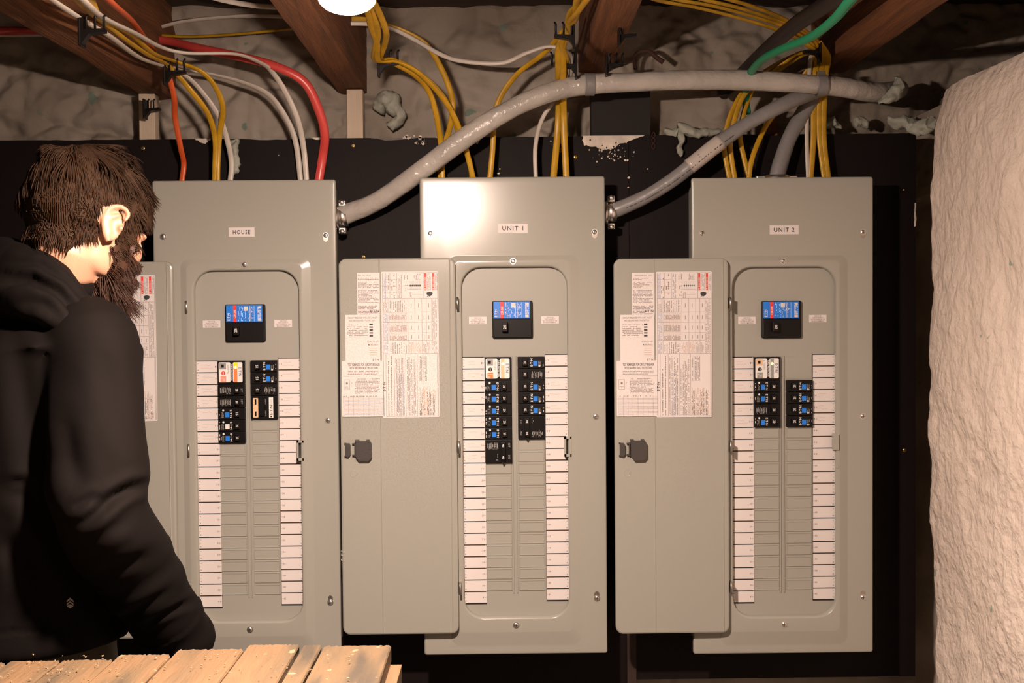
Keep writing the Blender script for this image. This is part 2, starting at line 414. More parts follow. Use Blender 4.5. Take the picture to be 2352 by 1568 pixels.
def screw_big():
    b = MB(); b.disc((0, 0), 5.6*P, 0, .004, 0, 20, dome=.0022); b.disc((0, 0), 7.2*P, .0, .0012, 0, 20)
    b.box(-4*P, 4*P, -.0026, -.001, -.5*P, .5*P, 1); b.box(-.5*P, .5*P, -.0026, -.001, -4*P, 4*P, 1)
    return b
TOG = None
def breaker_mesh(kind, side, rows, poletxt='20'):
    """returns list of (name, MB, mats, label); local x 0..62, z 0..rows*27.1 (downwards negative), front at y=0"""
    h = rows*27.1*P; w = 62*P
    body = MB(); body.rbox(0, w, -h+.4*P, -.4*P, .001, -.006, .012, 0, .0008)
    def X(f): return (f if side == 'L' else 1-f)*w
    def span(a, c): return (min(X(a), X(c)), max(X(a), X(c)))
    parts = []
    pr = MB(); Y = -.0064
    rot = -90 if side == 'L' else 90
    if kind == 'surge': rot = -90
    tg = []
    for r in range(rows):
        zc = -(r+.5)*27.1*P
        if kind in ('blue', 'white'):
            x0, x1 = span(.26, .42); pr.quad(x0, x1, zc-8*P, zc+3.5*P, Y, 2 if kind == 'blue' else 1)
            x0, x1 = span(.44, .52); pr.text('E·T·N', x0, x1, zc-9*P, zc+9*P, Y, 1, rot)
            pr.disc((X(.19), zc+8*P*(1 if side == 'L' else -1)), 2.3*P, Y, Y+.0005, 1, 12)
            words(pr, *span(.10, .24), zc-9*P, zc+4*P, Y, 2.4*P, 3, True)
            words(pr, *span(.02, .07), zc-9*P, zc+9*P, Y, 3*P, 1, True, fill=.35, wmin=3, wmax=5)
        elif kind in ('plain', 'double'):
            if not (kind == 'double' and r == 1 and side == 'L') and not (kind == 'double' and r == 0 and side == 'R'):
                for k in range(7):
                    xx = X(.10+.42*k/7); l = random.uniform(4, 10)*P
                    pr.quad(xx-.8*P, xx+.8*P, zc-l*.8, zc+l*.6, Y, 3)
                x0, x1 = span(.10, .50); words(pr, x0, x1, zc-9*P, zc+7*P, Y, 2.2*P, 3, True, fill=.6)
            else:
                x0, x1 = span(.40, .5); words(pr, x0, x1, zc-8*P, zc+8*P, Y, 2.6*P, 3, True, fill=.5)
            x0, x1 = span(.86, .93)
            if kind == 'double' or poletxt == '30': pr.text('2ND' if r else '1ST', x0, x1, zc-5*P, zc+5*P, Y, 3, rot)
        if kind == 'tan':
            x0, x1 = span(.42, .5)
            pr.text('LOAD', min(x0, x1), max(x0, x1), zc-6*P, zc+6*P, Y, 3, rot)
        # toggle handle with its rating
        if kind in ('blue', 'white', 'plain'):
            t = MB(); x0, x1 = span(.64, .82); t.rbox(x0, x1, zc-7.5*P, zc+7.5*P, .001, -.0125, -.004, 0, .0008)
            xm = (x0+x1)/2; t.text(poletxt, xm-3*P, xm+3*P, zc-3*P, zc+3*P, -.0128, 1, rot)
            tg.append(t)
        g = MB()
    if kind == 'double':
        t = MB(); x0, x1 = span(.58, .76); t.rbox(x0, x1, -h+6*P, -6*P, .001, -.0125, -.004, 0, .0008)
        for r in range(2):
            zc = -(r+.5)*27.1*P; xm = (x0+x1)/2; t.text(poletxt, xm-2.5*P, xm+2.5*P, zc-3.5*P, zc+3.5*P, -.0128, 1, rot)
        x0, x1 = span(.60, .74)
        t.loft([[(x0, y, -h+4*P), (x1, y, -h+4*P), ((x0+x1)/2, y, -h-2.5*P)] for y in (-.011, -.007)])
        tg.append(t)
    if kind == 'tan':
        pr.rbox(5*P, 17*P, -50*P, -5*P, 1.5*P, Y-.0006, Y, 4)
        pr.quad(9*P, 13*P, -20*P, -8*P, Y-.001, 0); pr.quad(9*P, 13*P, -47*P, -36*P, Y-.001, 0)
        pr.rbox(42*P, 52*P, -51*P, -4*P, .5*P, Y-.0006, Y, 1)
        pr.text('E·T·N', 44.5*P, 50*P, -44*P, -22*P, Y-.001, 0, 90); words(pr, 44*P, 50*P, -20*P, -7*P, Y-.001, 2*P, 3, True)
        pr.disc((47*P, -48*P), 1.8*P, Y-.001, Y, 0, 10)
        t = MB(); t.rbox(20*P, 33*P, -h+8*P, -8*P, .001, -.011, -.004, 0, .0008); tg.append(t)
    if kind.startswith('surge'):
        col = 4 if kind == 'surge_tan' else 5
        pr.rbox(3*P, 30*P, -50*P, -4*P, 3*P, Y-.0004, Y, 1); pr.rbox(36*P, 58*P, -50*P, -4*P, 3*P, Y-.0004, Y, 1)
        Y2 = Y-.0008
        pr.quad(5*P, 20*P, -20*P, -6*P, Y2, 3 if kind != 'surge_grey' else 4); pr.quad(9*P, 15*P, -16*P, -9*P, Y2-.0002, 0)
        words(pr, 22*P, 28*P, -30*P, -6*P, Y2, 2.4*P, 3, True)
        pr.disc((13.5*P, -29*P), 4.6*P, Y2, Y, {'surge': 6, 'surge_tan': 7, 'surge_grey': 0}[kind], 14); pr.quad(12.6*P, 14.4*P, -32*P, -26*P, Y2-.0004, 1)
        c3 = {'surge': 8, 'surge_tan': 5, 'surge_grey': 3}[kind]
        pr.quad(7*P, 20*P, -49*P, -36*P, Y2, c3)
        words(pr, 8*P, 19*P, -48*P, -37*P, Y2-.0002, 3*P, 1, False, fill=.5)
        pr.quad(38*P, 46*P, -49.5*P, -5*P, Y2, {'surge': 5, 'surge_tan': 4, 'surge_grey': 3}[kind])
        if kind == 'surge': pr.quad(37.4*P, 47.4*P, -17*P, -4.4*P, Y2-.0001, 10)
        pr.disc((42*P, -16*P), 3.2*P, Y2-.0008, Y2, 9, 16)
        pr.text('SURGE PROTECTION', 31*P, 35*P, -46*P, -8*P, Y, 1, -90)
        pr.text('E·T·N', 49.5*P, 55.5*P, -36*P, -16*P, Y2, 11, -90)
    if kind not in ('surge', 'surge_tan', 'surge_grey', 'tan'):
        # moulded ridge across the body
        x0, x1 = span(.545, .60); body.rbox(x0, x1, -h+2*P, -2*P, .0005, -.008, -.005, 0, .0004)
        for r in range(rows):
            x0, x1 = span(.94, .985); body.quad(x0, x1, -(r+.75)*27.1*P, -(r+.25)*27.1*P, -.0063, 0)
    MT = [M['black'], M['white_ink'], M['blue'], M['grey_ink'], M['tan'], M['orange'], M['red'], M['rust'], M['salmon'], M['led'], M['yellow_label'], M['navy']]
    return body, pr, tg, MT
M['yellow_label'] = mat('yellow print', (.9, .75, .03), .5)
M['navy'] = mat('navy print', (.05, .08, .2), .5)

def main_breaker(root):
    b = MB(); x0, x1, z0, z1 = lx(164), lx(257), lz(368), lz(282); Y = .009
    b.rbox(x0, x1, z0, z1, .004, .002, .02, 0, .0015)
    b.rbox(lx(167), lx(254), lz(366), lz(324), .002, -.0005, .003, 0, .001)
    o = b.build('main_breaker', M['black'], root)
    t = MB(); t.rbox(lx(186), lx(199), lz(352), lz(330), .001, -.014, 0, 0, .001); t.text('200', lx(189), lx(196), lz(346), lz(337), -.0145, 1, 90)
    tt = t.build('handle', [M['black'], M['white_ink']], o)
    s = MB(); y = .0016
    s.quad(lx(167), lx(251), lz(322), lz(284), y, 0); y -= .0003
    s.quad(lx(183), lx(191), lz(322), lz(284), y, 1)
    s.text('E·T·N', lx(170), lx(175), lz(319), lz(302), y, 2, 90); words(s, lx(176), lx(179), lz(319), lz(304), y, 2*P, 2, True)
    s.text('CSR 200', lx(184.5), lx(189.5), lz(314), lz(295), y-.0002, 2, 90)
    words(s, lx(194), lx(228), lz(320), lz(286), y, 3.2*P, 2, True, fill=.5, h=.35)
    s.quad(lx(208), lx(218), lz(297), lz(287), y-.0002, 3)
    vl(s, lx(222), lz(321), lz(286), y, 2, .6); vl(s, lx(232), lz(321), lz(286), y, 2, .6)
    words(s, lx(240), lx(249), lz(320), lz(286), y, 2*P, 2, False, h=.6); s.quad(lx(241), lx(248), lz(292), lz(287), y-.0002, 3); s.quad(lx(241), lx(248), lz(320), lz(315), y-.0002, 3)
    words(s, lx(223), lx(231), lz(318), lz(288), y, 2.6*P, 2, True, fill=.4)
    s.build('rating_label', [M['blue'], M['red'], M['white_ink'], M['paper_grey']], o)['label'] = 'bright blue rating label with red stripe'

def big_sticker(door, dx, Y):
    s = MB(); x0, x1, z0, z1 = -88, 42, 214, 545    # in px units
    X = lambda f: lx(x0+dx+f); Z = lambda g: lz(z0+g)      # f 0..130 right, g 0..331 down
    s.rbox(X(0), X(130), Z(331), Z(0), 3*P, Y, Y+.0006, 0); y = Y-.0002
    # frame
    for a, c, d in ((3, 128, 3), (3, 128, 61), (3, 128, 186), (8, 128, 328)): hl(s, X(a), X(c), Z(d), y, 2)
    for x in (3, 128): vl(s, X(x), Z(328), Z(3), y, 2)
    for x in (10, 20, 36): vl(s, X(x), Z(61), Z(3), y, 3)
    for g in (18, 34, 48): hl(s, X(3), X(36), Z(g), y, 4)
    words(s, X(4), X(10), Z(60), Z(4), y, 2*P, 3, True); words(s, X(11), X(19), Z(60), Z(4), y, 4*P, 2, True, fill=.4); words(s, X(22), X(34), Z(60), Z(4), y, 5*P, 2, True, fill=.3)
    words(s, X(38), X(47), Z(60), Z(5), y, 2.2*P, 2, True, fill=.7)
    words(s, X(50), X(62), Z(55), Z(30), y, 3.5*P, 2, True, fill=.3); words(s, X(52), X(62), Z(18), Z(5), y, 3*P, 2, True)
    words(s, X(74), X(90), Z(20), Z(5), y, 2.6*P, 2, True); 
    for k in range(6):
        vl(s, X(66+k*4.4), Z(42), Z(22), y, 2, .5); s.quad(X(65+k*4.4), X(67.5+k*4.4), Z(34), Z(30), y, 1)
    for g in (24, 32, 40): hl(s, X(58), X(92), Z(g), y, 2, .5)
    words(s, X(62), X(70), Z(60), Z(46), y, 2.6*P, 2, True); hl(s, X(70), X(92), Z(52), y, 2, .4)
    vl(s, X(97), Z(61), Z(3), y, 2)
    for a, c, t in ((98, 103, 'DANGER'), (116, 121, 'PELIGRO')):
        s.quad(X(a), X(c), Z(43), Z(4), y, 5); s.text('▲', X(a+.8), X(c-.8), Z(42), Z(38), y-.0002, 0, 90) if False else s.loft([[(X(a+1), q, Z(41.5)), (X(c-1), q, Z(39.5)), (X(a+1), q, Z(37.5))] for q in (y-.0003, y-.0002)], 0)
        s.text(t, X(a+1), X(c-1), Z(35), Z(13), y-.0002, 0, 90)
        words(s, X(c+1), X(c+11 if a == 98 else c+7), Z(43), Z(5), y, 1.9*P, 2, True)
    # hand symbol
    s.loft([[(X(106)+7*P*(1+.15*math.sin(3*t))*math.cos(t)+4*P, q, Z(51)+5*P*math.sin(t)) for t in [2*math.pi*i/20 for i in range(20)]] for q in (y-.0002, y)], 1)
    s.tube([(X(104), y, Z(58)), (X(108), y, Z(54.5)), (X(109), y, Z(57)), (X(113), y, Z(53))], .0006, 6, mi=1, cap=True)
    # ratings table
    for g in (92, 115, 139, 156): hl(s, X(3), X(113), Z(g), y, 2, .7)
    for x in (16, 60, 76, 92, 102, 114): vl(s, X(x), Z(186), Z(61), y, 2 if x != 16 else 3, .6)
    for g0, g1 in ((62, 91), (93, 114), (116, 138), (140, 155), (157, 185)):
        words(s, X(4), X(15), Z(g1), Z(g0), y, 2.1*P, 3 if g0 > 90 else 2, True)
        if g0 in (93, 140, 116):
            for k in range(18): vl(s, X(18+k*2.3), Z(g1), Z(g0), y, 4 if k % 3 else 2, .35)
            words(s, X(18), X(59), Z(g0+15 if g0 != 116 else g0+20), Z(g0+5), y, 2.3*P, 2, True, fill=.95)
        else: words(s, X(18), X(59), Z(g1), Z(g0+2), y, 5*P if g0 == 157 else 4*P, 2, True, h=.35)
        for xa, xb in ((60, 76), (76, 92), (92, 102), (102, 113)):
            if g0 == 157: words(s, X(xa+1), X(xb-1), Z(184), Z(159), y, 1.9*P, 4 if xa < 80 else 2, True, fill=.75)
            elif not (g0 == 62 and xa == 92): vl(s, X((xa+xb)/2), Z((g0+g1)/2+5), Z((g0+g1)/2-4), y, 2, 1.2)
    words(s, X(115), X(127), Z(185), Z(63), y, 2.2*P, 2, True, fill=.8)
    # lower text columns
    for x in (9, 28, 54, 80, 126): vl(s, X(x), Z(328), Z(186), y, 2, .6)
    words(s, X(11), X(27), Z(326), Z(190), y, 7*P, 2, True, h=.28, fill=.9); words(s, X(30), X(53), Z(326), Z(190), y, 2.6*P, 2, True)
    words(s, X(31), X(51), Z(326), Z(230), y, 5*P, 3, True, h=.15); words(s, X(56), X(79), Z(326), Z(192), y, 2.6*P, 2, True)
    words(s, X(83), X(103), Z(248), Z(190), y, 2.8*P, 2, True); words(s, X(82), X(124), Z(326), Z(262), y, 2.7*P, 4, True, ragged=.9); words(s, X(82), X(120), Z(326), Z(270), y, 2.7*P, 2, True, fill=.6, ragged=.9)
    s.text('E·T·N', X(1.5), X(7.5), Z(271), Z(250), y-.0003, 1, 90)
    return s.build('rating_sticker', STK, door)

def door(root, dx, small):
    x0, x1, z0, z1 = lx(-185+dx), lx(81+dx), lz(1041), lz(184)
    Y0 = -.020
    b = MB(); r = 17*P
    b.loft([rr(x0+.004, x1-.004, z0+.004, z1-.004, r-.004, Y0, 8), rr(x0+.001, x1-.001, z0+.001, z1-.001, r-.001, Y0+.0012, 8),
            rr(x0, x1, z0, z1, r, Y0+.004, 8), rr(x0, x1, z0, z1, r, Y0+.012, 8)], 0)
    # long shallow folded ribs down the door
    for u, w in ((-92, 2.2), (68, 2.0)):
        b.loft([[(lx(u+dx-w), Y0+.0002, z), (lx(u+dx), Y0-.0010, z), (lx(u+dx+w), Y0+.0002, z)] for z in (z0+.004, z1-.003)], 0, closed=False, cap0=False, cap1=False)
    d = b.build('door', M['paint'], root)
    Y = Y0-.0008
    big_sticker(d, dx, Y-.0010)
    if small:
        y = Y-.0002
        # three stacked instruction cards
        s = MB(); s.quad(lx(-143), lx(-91), lz(311), lz(216), Y, 0)
        zz = 220
        for k, (n, g) in enumerate(((1, 4), (2, 3), (5, 4), (10, 5), (7, 3))):
            words(s, lx(-141), lx(-93), lz(zz+n*3), lz(zz), y, 3*P, 2, False, h=.5, ragged=.6, fill=.9); zz += n*3+g
        s.text('E·T·N', lx(-113), lx(-94), lz(306), lz(300), y, 1); words(s, lx(-114), lx(-94), lz(310), lz(307.5), y, 2.2*P, 2)
        s.build('instruction_card', STK, d)
        s = MB(); s.quad(lx(-171), lx(-92), lz(417), lz(311), Y-.0005, 0); y2 = Y-.0007
        s.text('CIRCUIT BREAKER WITH ARC FAULT', lx(-165), lx(-98), lz(320), lz(316), y2, 2); s.text('AND GROUND FAULT PROTECTION', lx(-162), lx(-104), lz(326), lz(322), y2, 2)
        words(s, lx(-166), lx(-118), lz(360), lz(330), y2, 4*P, 2, False, h=.35, ragged=.5)
        for k in range(5): s.quad(lx(-116), lx(-108), lz(335+k*6.4), lz(331+k*6.4), y2, 2 if k % 2 else 1)
        hl(s, lx(-171), lx(-92), lz(363), y2, 6, .8)
        s.text('SCAN TO GET', lx(-121), lx(-95), lz(374), lz(370), y2, 2); s.text('MORE INFO:', lx(-119), lx(-96), lz(381), lz(377), y2, 2)
        for k in range(4): hl(s, lx(-116), lx(-98), lz(387+k*5), y2, 4, .8)
        s.text('E·T·N', lx(-109), lx(-95), lz(415), lz(411), y2, 1)
        s.build('instruction_card', STK, d)
        s = MB(); s.rbox(lx(-180), lx(-83), lz(542), lz(415), 1.5*P, Y-.0012, Y-.0002, 0); y2 = Y-.0014
        s.text('TEST REMINDER FOR CIRCUIT BREAKER', lx(-166), lx(-93), lz(427), lz(421), y2, 1); s.text('WITH GROUND FAULT PROTECTION', lx(-162), lx(-98), lz(434), lz(429), y2, 1)
        words(s, lx(-166), lx(-93), lz(447), lz(436), y2, 3*P, 2, False, fill=.9)
        hl(s, lx(-178), lx(-84), lz(450), y2, 2)
        for a, c in ((-175, -162),): 
            for q in (a, c): vl(s, lx(q), lz(480), lz(458), y2, 2, .6)
            for q in (458, 480): hl(s, lx(a), lx(c), lz(q), y2, 2, .6)
        s.disc((lx(-168.5), lz(466)), 2.6*P, y2, y2+.0003, 2, 12); words(s, lx(-173), lx(-164), lz(478), lz(471), y2, 2.6*P, 2)
        words(s, lx(-159), lx(-156), lz(467), lz(463), y2, 2.6*P, 2)
        words(s, lx(-150), lx(-93), lz(490), lz(453), y2, 2.7*P, 2, False, fill=.9)
        words(s, lx(-176), lx(-84), lz(497), lz(493), y2, 3*P, 1, False, fill=.4, wmin=3, wmax=4)
        for k in range(14): hl(s, lx(-177), lx(-84), lz(498+k*3), y2, 3 if k % 2 else 4, .55)
        for k in range(9): vl(s, lx(-177+k*11.6), lz(540), lz(494), y2, 3 if k % 3 else 2, .45)
        s.build('instruction_card', STK, d)
    # spring latch
    t = MB(); Yl = Y0
    t.loft([[(lx(a+dx), y, lz(c)) for a, c in ((-174, 602), (-165, 602), (-162, 607), (-162, 628), (-167, 633), (-174, 631))] for y in (Yl-.008, Yl)])
    t.box(lx(-176+dx), lx(-172+dx), Yl-.005, Yl, lz(604), lz(601)); t.box(lx(-176+dx), lx(-172+dx), Yl-.005, Yl, lz(633), lz(630))
    t.loft([[(lx(a+dx), y, lz(c)) for a, c in ((-149, 597), (-119, 597), (-115, 600), (-115, 636), (-120, 641), (-142, 641), (-149, 632))] for y in (Yl-.012, Yl)])
    t.box(lx(-150+dx), lx(-142+dx), Yl-.013, Yl, lz(599), lz(594)); t.box(lx(-125+dx), lx(-118+dx), Yl-.013, Yl, lz(599), lz(594))
    for z in (602, 628): t.box(lx(-158+dx), lx(-148+dx), Yl-.006, Yl, lz(z+3), lz(z))
    t.box(lx(-153+dx), lx(-150+dx), Yl-.007, Yl, lz(632), lz(601))
    t.box(lx(-117+dx), lx(-113+dx), Yl-.0125, Yl-.004, lz(634), lz(602))
    tl = t.build('latch', M['charcoal'], d); tl['label'] = 'charcoal plastic latch'
    e = MB(); n = 24
    e.loft([[(lx(-156+dx)+rad*P*math.cos(q), y, lz(671)+rad*P*math.sin(q)) for q in [2*math.pi*i/n for i in range(n)]] for rad, y in ((8.5, Y0+.0004), (8.0, Y0-.0006), (7.2, Y0-.0002), (6.8, Y0+.0004))], 0, False, False, sm=True)
    e.build('embossed_ring', M['paint'], d)
    return d

def panel(px, py_bottom, y, name, blab, catlabel, layoutL, layoutR, surge, ddx, keep_open, notesL, notesR, seed, small=True):
    random.seed(seed)
    base = U(px, py_bottom, y)
    root = empty('breaker_box', base); root.scale = (1 if name == 'UNIT 1' else .986, 1, 1); tag(root, catlabel, 'electrical panel', None)
    # box behind the cover
    b = MB(); dep = YB-y-.0005
    b.loft([rr(lx(14), lx(411), lz(1084), lz(10), .003, .0125, 2), rr(lx(14), lx(411), lz(1084), lz(10), .003, dep, 2)])
    b.build('enclosure', M['paint'], root)
    # pressed cover with the door opening
    b = MB(); R0 = .005
    Lp = [rr(lx(0), lx(425), lz(1096), lz(0), R0, .009, 6), rr(lx(0), lx(425), lz(1096), lz(0), R0, .003, 6),
          rr(lx(1.2), lx(423.8), lz(1094.8), lz(1.2), R0, .0008, 6), rr(lx(4), lx(421), lz(1092), lz(4), R0, 0, 6),
          rr(lx(12), lx(413), lz(1080), lz(14), R0, .0000, 6),
          rr(lx(62), lx(366), lz(1076), lz(178), .018, 0, 6), rr(lx(64), lx(363), lz(1073), lz(180), .018, -.0006, 6),
          rr(lx(76), lx(347), lz(1045), lz(189), .014, RZ+.0006, 6), rr(lx(79), lx(344), lz(1042), lz(192), .013, RZ, 6),
          rr(lx(90), lx(340), lz(1014), lz(201), .045, RZ, 6), rr(lx(92.5), lx(338), lz(1011.5), lz(203.5), .043, RZ+.0012, 6),
          rr(lx(94), lx(336.5), lz(1009), lz(205), .042, RZ+.004, 6), rr(lx(94), lx(336.5), lz(1009), lz(205), .042, .0095, 6)]
    b.loft(Lp, 0, False, False, sm=True)
    cv = b.build('cover', M['paint'], root)
    try:
        md = cv.modifiers.new('w', 'WEIGHTED_NORMAL')
    except Exception: pass
    # dead front with rails
    b = MB(); YD = .010
    b.box(lx(84), lx(346), YD, YD+.0015, lz(1015), lz(200))
    for u in (207.5, 216): b.rbox(lx(u), lx(u+2.6), lz(957), lz(408), .001, YD-.0022, YD, 0, .0006)
    for u in (143.5, 283.5): b.rbox(lx(u), lx(u+1.2), lz(957), lz(408), .0004, YD-.0012, YD, 0, .0003)
    b.build('dead_front', M['paint_in'], root)
    main_breaker(root)
    # stickers either side of the main breaker
    for a, t3, dz in ((110, ('SERVICE', 'DISCONNECT', 'INTERRUPTOR', 'DE ACOMETIDA'), 0), (277, ('SERVICE', 'DISCONNECT', 'SECTIONNEUR DE', 'BRANCHEMENT'), -3 if name == 'UNIT 2' else 0)):
        s = MB(); s.quad(lx(a), lx(a+41), lz(335+dz), lz(318+dz), YD-.0004, 0)
        for k, t in enumerate(t3):
            wd_ = (16, 24, 33, 30)[k]/2
            s.text(t, lx(a+20.5-wd_), lx(a+20.5+wd_), lz(322.4+k*3.9+dz), lz(319.4+k*3.9+dz), YD-.0007, 1)
        s.build('disconnect_sticker', [M['paper'], M['ink_soft']], root)
    # circuit directory cards
    def strip(left, notes):
        u0 = 94 if left else 285.5; v0 = 412 if left else 407
        back = MB(); back.rbox(lx(u0-.8), lx(u0+52), lz(v0+21*27.07+1), lz(v0-2), .0005, YD-.0008, YD, 0)
        back.build('card_holder', M['darkgap'], root)
        for k in range(21):
            s = MB(); z1 = lz(v0+k*27.07); z0 = lz(v0+k*27.07+24.6); x0 = lx(u0); x1 = lx(u0+51.5); y = YD-.0014
            s.quad(x0, x1, z0, z1, y, 0); y -= .0002
            num = str(2*k+1 if left else 2*k+2); w = 3*P*len(num)
            zm = (z0+z1)/2
            if left:
                s.text(num, x1-7*P-w/2, x1-7*P+w/2, zm-2*P, zm+2*P, y, 2); hl(s, x1-4*P, x1-.5*P, zm, y, 2, .6)
                s.text('A', x0+2*P, x0+5*P, z1-6*P, z1-3*P, y, 2); s.text('B', x0+2*P, x0+5*P, z0+3*P, z0+6*P, y, 2); hl(s, x0, x0+4*P, zm, y, 2, .6)
            else:
                s.text(num, x0+7*P-w/2, x0+7*P+w/2, zm-2*P, zm+2*P, y, 2); hl(s, x0+.5*P, x0+4*P, zm, y, 2, .6)
                s.text('A', x1-5*P, x1-2*P, z1-6*P, z1-3*P, y, 2); s.text('B', x1-5*P, x1-2*P, z0+3*P, z0+6*P, y, 2); hl(s, x1-4*P, x1, zm, y, 2, .6)
            if k < notes:
                for q in range(random.choice((1, 2, 2))):
                    xa = x0+random.uniform(9, 14)*P; n = random.randint(10, 20); zz = zm+(3.5-7*q)*P if n else zm
                    pts = [(xa+i*1.4*P, y, zz+random.uniform(-1.5, 1.5)*P) for i in range(n)]
                    for i in range(n-1):
                        a, c = pts[i], pts[i+1]; bb = len(s.v); e = .28*P
                        s.v += [(a[0], y, a[2]-e), (c[0], y, c[2]-e), (c[0], y, c[2]+e), (a[0], y, a[2]+e)]; s.face((bb, bb+1, bb+2, bb+3), 3)
            s.build('circuit_card', [M['paper'], M['ink'], M['ink_soft'], M['pencil']], root)
    strip(True, notesL); strip(False, notesR)
    # breakers, blanks
    for side, lay in (('L', layoutL), ('R', layoutR)):
        u0 = 145 if side == 'L' else 221.5; row = 0
        for it in lay:
            kind, n, txt = it
            zt = lz(410+row*27.1)
            if kind == 'gap':
                b = MB(); b.rbox(lx(u0+1), lx(u0+61), zt-n*27.1*P+P, zt-P, .001, YD-.001, YD, 0, .0006); b.build('filler_plate', M['paint_in'], root)
            else:
                body, pr, tg, MT = breaker_mesh(kind, side, n, txt)
                nm = 'surge_protector' if kind.startswith('surge') else 'circuit_breaker'
                o = body.build(nm, M['black'], root, loc=(lx(u0), YD-.003, zt))
                if pr.v: pr.build('print', MT, o)
                for t in tg: t.build('handle', [M['black'], M['white_ink']], o)
            row += n
        while row < 20:
            zt = lz(410+row*27.1); b = MB()
            b.loft([rr(lx(u0), lx(u0+61), zt-26.3*P, zt-.6*P, .0008, YD, 2), rr(lx(u0+.6), lx(u0+60.4), zt-25.6*P, zt-1.2*P, .0008, YD-.0016, 2),
                    rr(lx(u0+2.0), lx(u0+59), zt-24.4*P, zt-3.6*P, .0008, YD-.0018, 2), rr(lx(u0+2.8), lx(u0+58.2), zt-23.8*P, zt-4.6*P, .0008, YD-.0008, 2)], 0, False, True)
            b.build('filler_plate', M['paint_in'], root); row += 1
    # name tag
    w = 34 if name != 'HOUSE' else 30
    b = MB(); cx = lx({'HOUSE': 206, 'UNIT 1': 213, 'UNIT 2': 216}[name]); zt = lz({'HOUSE': 118, 'UNIT 1': 117, 'UNIT 2': 120}[name]); 
    b.quad(cx-w*P, cx+w*P, zt-10.5*P, zt+10.5*P, -.0004, 0)
    tw = {'HOUSE': 20, 'UNIT 1': 24, 'UNIT 2': 24}[name]
    b.text(name, cx-tw*P, cx+tw*P, zt-5*P, zt+5*P, -.0008, 1, 0, 1.25)
    b.build('name_tag', [M['paper'], M['ink']], root)['label'] = 'white tag reading '+name
    # cover screws and key-holes
    def hole(u, v, sx=1, sz=1.3):
        b = MB(); b.loft([[(lx(u)+6.2*P*sx*math.cos(q), yy, lz(v)+6.2*P*sz*math.sin(q)) for q in [2*math.pi*i/20 for i in range(20)]] for yy in (-.0003, .0005)]); b.build('keyhole', M['steel'], root)
    scr = screw_big(); first = None
    spots = [(24, 127, -.001), (401, 127, -.001), (213, 192, RZ-.001), (401, 549, -.001), (401, 968, -.001), (213, 1027, RZ-.001), (24, 549, -.001), (24, 968, -.001)]
    for u, v, yy in spots:
        if first is None: first = scr.build('cover_screw', [M['galv'], M['ink']], root, loc=(lx(u), yy, lz(v)))
        else: inst(first, root, (lx(u), yy, lz(v)))
    hole(401, 133); hole(401, 960); 
    if name == 'UNIT 1': hole(24, 133)
    # hinges
    for v in (287, 614, 937):
        b = MB(); hx = 85 if name != 'HOUSE' else 77
        b.tube([(lx(hx), -.0215 if ddx == 0 else -.007, lz(v-14)), (lx(hx), -.0215 if ddx == 0 else -.007, lz(v+14))], 2.6*P, 10)
        b.box(lx(hx-2), lx(hx+2.2), -.019 if ddx == 0 else -.006, -.001, lz(v+13), lz(v-13))
        b.build('hinge', M['steel'], root)['label'] = 'steel hinge'
    # latch keeper
    b = MB(); a = 328
    if keep_open:
        b.box(lx(a), lx(a+4), -.006, .009, lz(640), lz(594)); b.box(lx(a+13), lx(a+16), -.006, .0, lz(640), lz(594))
        b.box(lx(a), lx(a+16), -.006, .009, lz(599), lz(594)); b.box(lx(a), lx(a+16), -.006, .0, lz(640), lz(634))
        b.box(lx(a+5), lx(a+13), .004, .0089, lz(645), lz(600), 1)  # black slab painted in as the shade inside the keeper
    else:
        b.rbox(lx(a), lx(a+13), lz(625), lz(588), .002, -.010, .002, 0, .001); b.rbox(lx(a+8), lx(a+14), lz(668), lz(625), .002, RZ-.001, .002, 0, .0006)
    b.build('latch_keeper', [M['paint'], M['ink']], root)
    door(root, ddx, small)
    return root
Bz = ('blue', 1, '20')
PH = panel(576, 1512, .0, 'HOUSE', 0, 'grey electrical panel tagged HOUSE, its open door behind the bearded man',
      [('surge', 2, ''), ('plain', 1, '30'), ('plain', 1, '30'), ('blue', 1, '15'), ('white', 1, '20'), ('blue', 1, '20')],
      [('blue', 1, '15'), ('blue', 1, '15'), ('plain', 1, '15'), ('tan', 2, '')], 0, -31, True, 7, 5, 11, small=False)
P1 = panel(1185.5, 1502, 0, 'UNIT 1', 0, 'grey electrical panel tagged UNIT 1, middle of the three, with the bright lamp glint',
      [('surge_tan', 2, ''), Bz, Bz, Bz, Bz, Bz, ('double', 2, '40')],
      [Bz, ('plain', 1, '20'), Bz, Bz, Bz, ('double', 2, '30')], 0, 0, True, 9, 6, 12)
P2 = panel(1799.5, 1500, .0, 'UNIT 2', 0, 'grey electrical panel tagged UNIT 2, nearest the rough white wall',
      [('surge_grey', 2, ''), Bz, Bz, ('plain', 1, '20'), Bz],
      [('gap', 2, ''), Bz, Bz, Bz, Bz], 0, 0, False, 6, 6, 13)

# ------------------------------------------------------------------ cables
random.seed(5)
def cable(name, pts, r, m, label, cat='cable', group=None, flat=.5, n=12, up=(1, 0, 0), extra=None, sub=8):
    b = MB(); W3 = [U(*p) for p in pts]
    b.tube(W3, r, n, flat, 0, up=up, sub=sub)
    o = b.build(name, M[m], origin=W3[-1]); tag(o, label, cat, group); return o
RY = .0062
EH = .055
def yc(pts, label, m='yellow', r=RY, g='yellow house wiring cables', flat=.5, name='electrical_cable'): return cable(name, pts, r, m, label, 'cable', g if m == 'yellow' else None, flat)
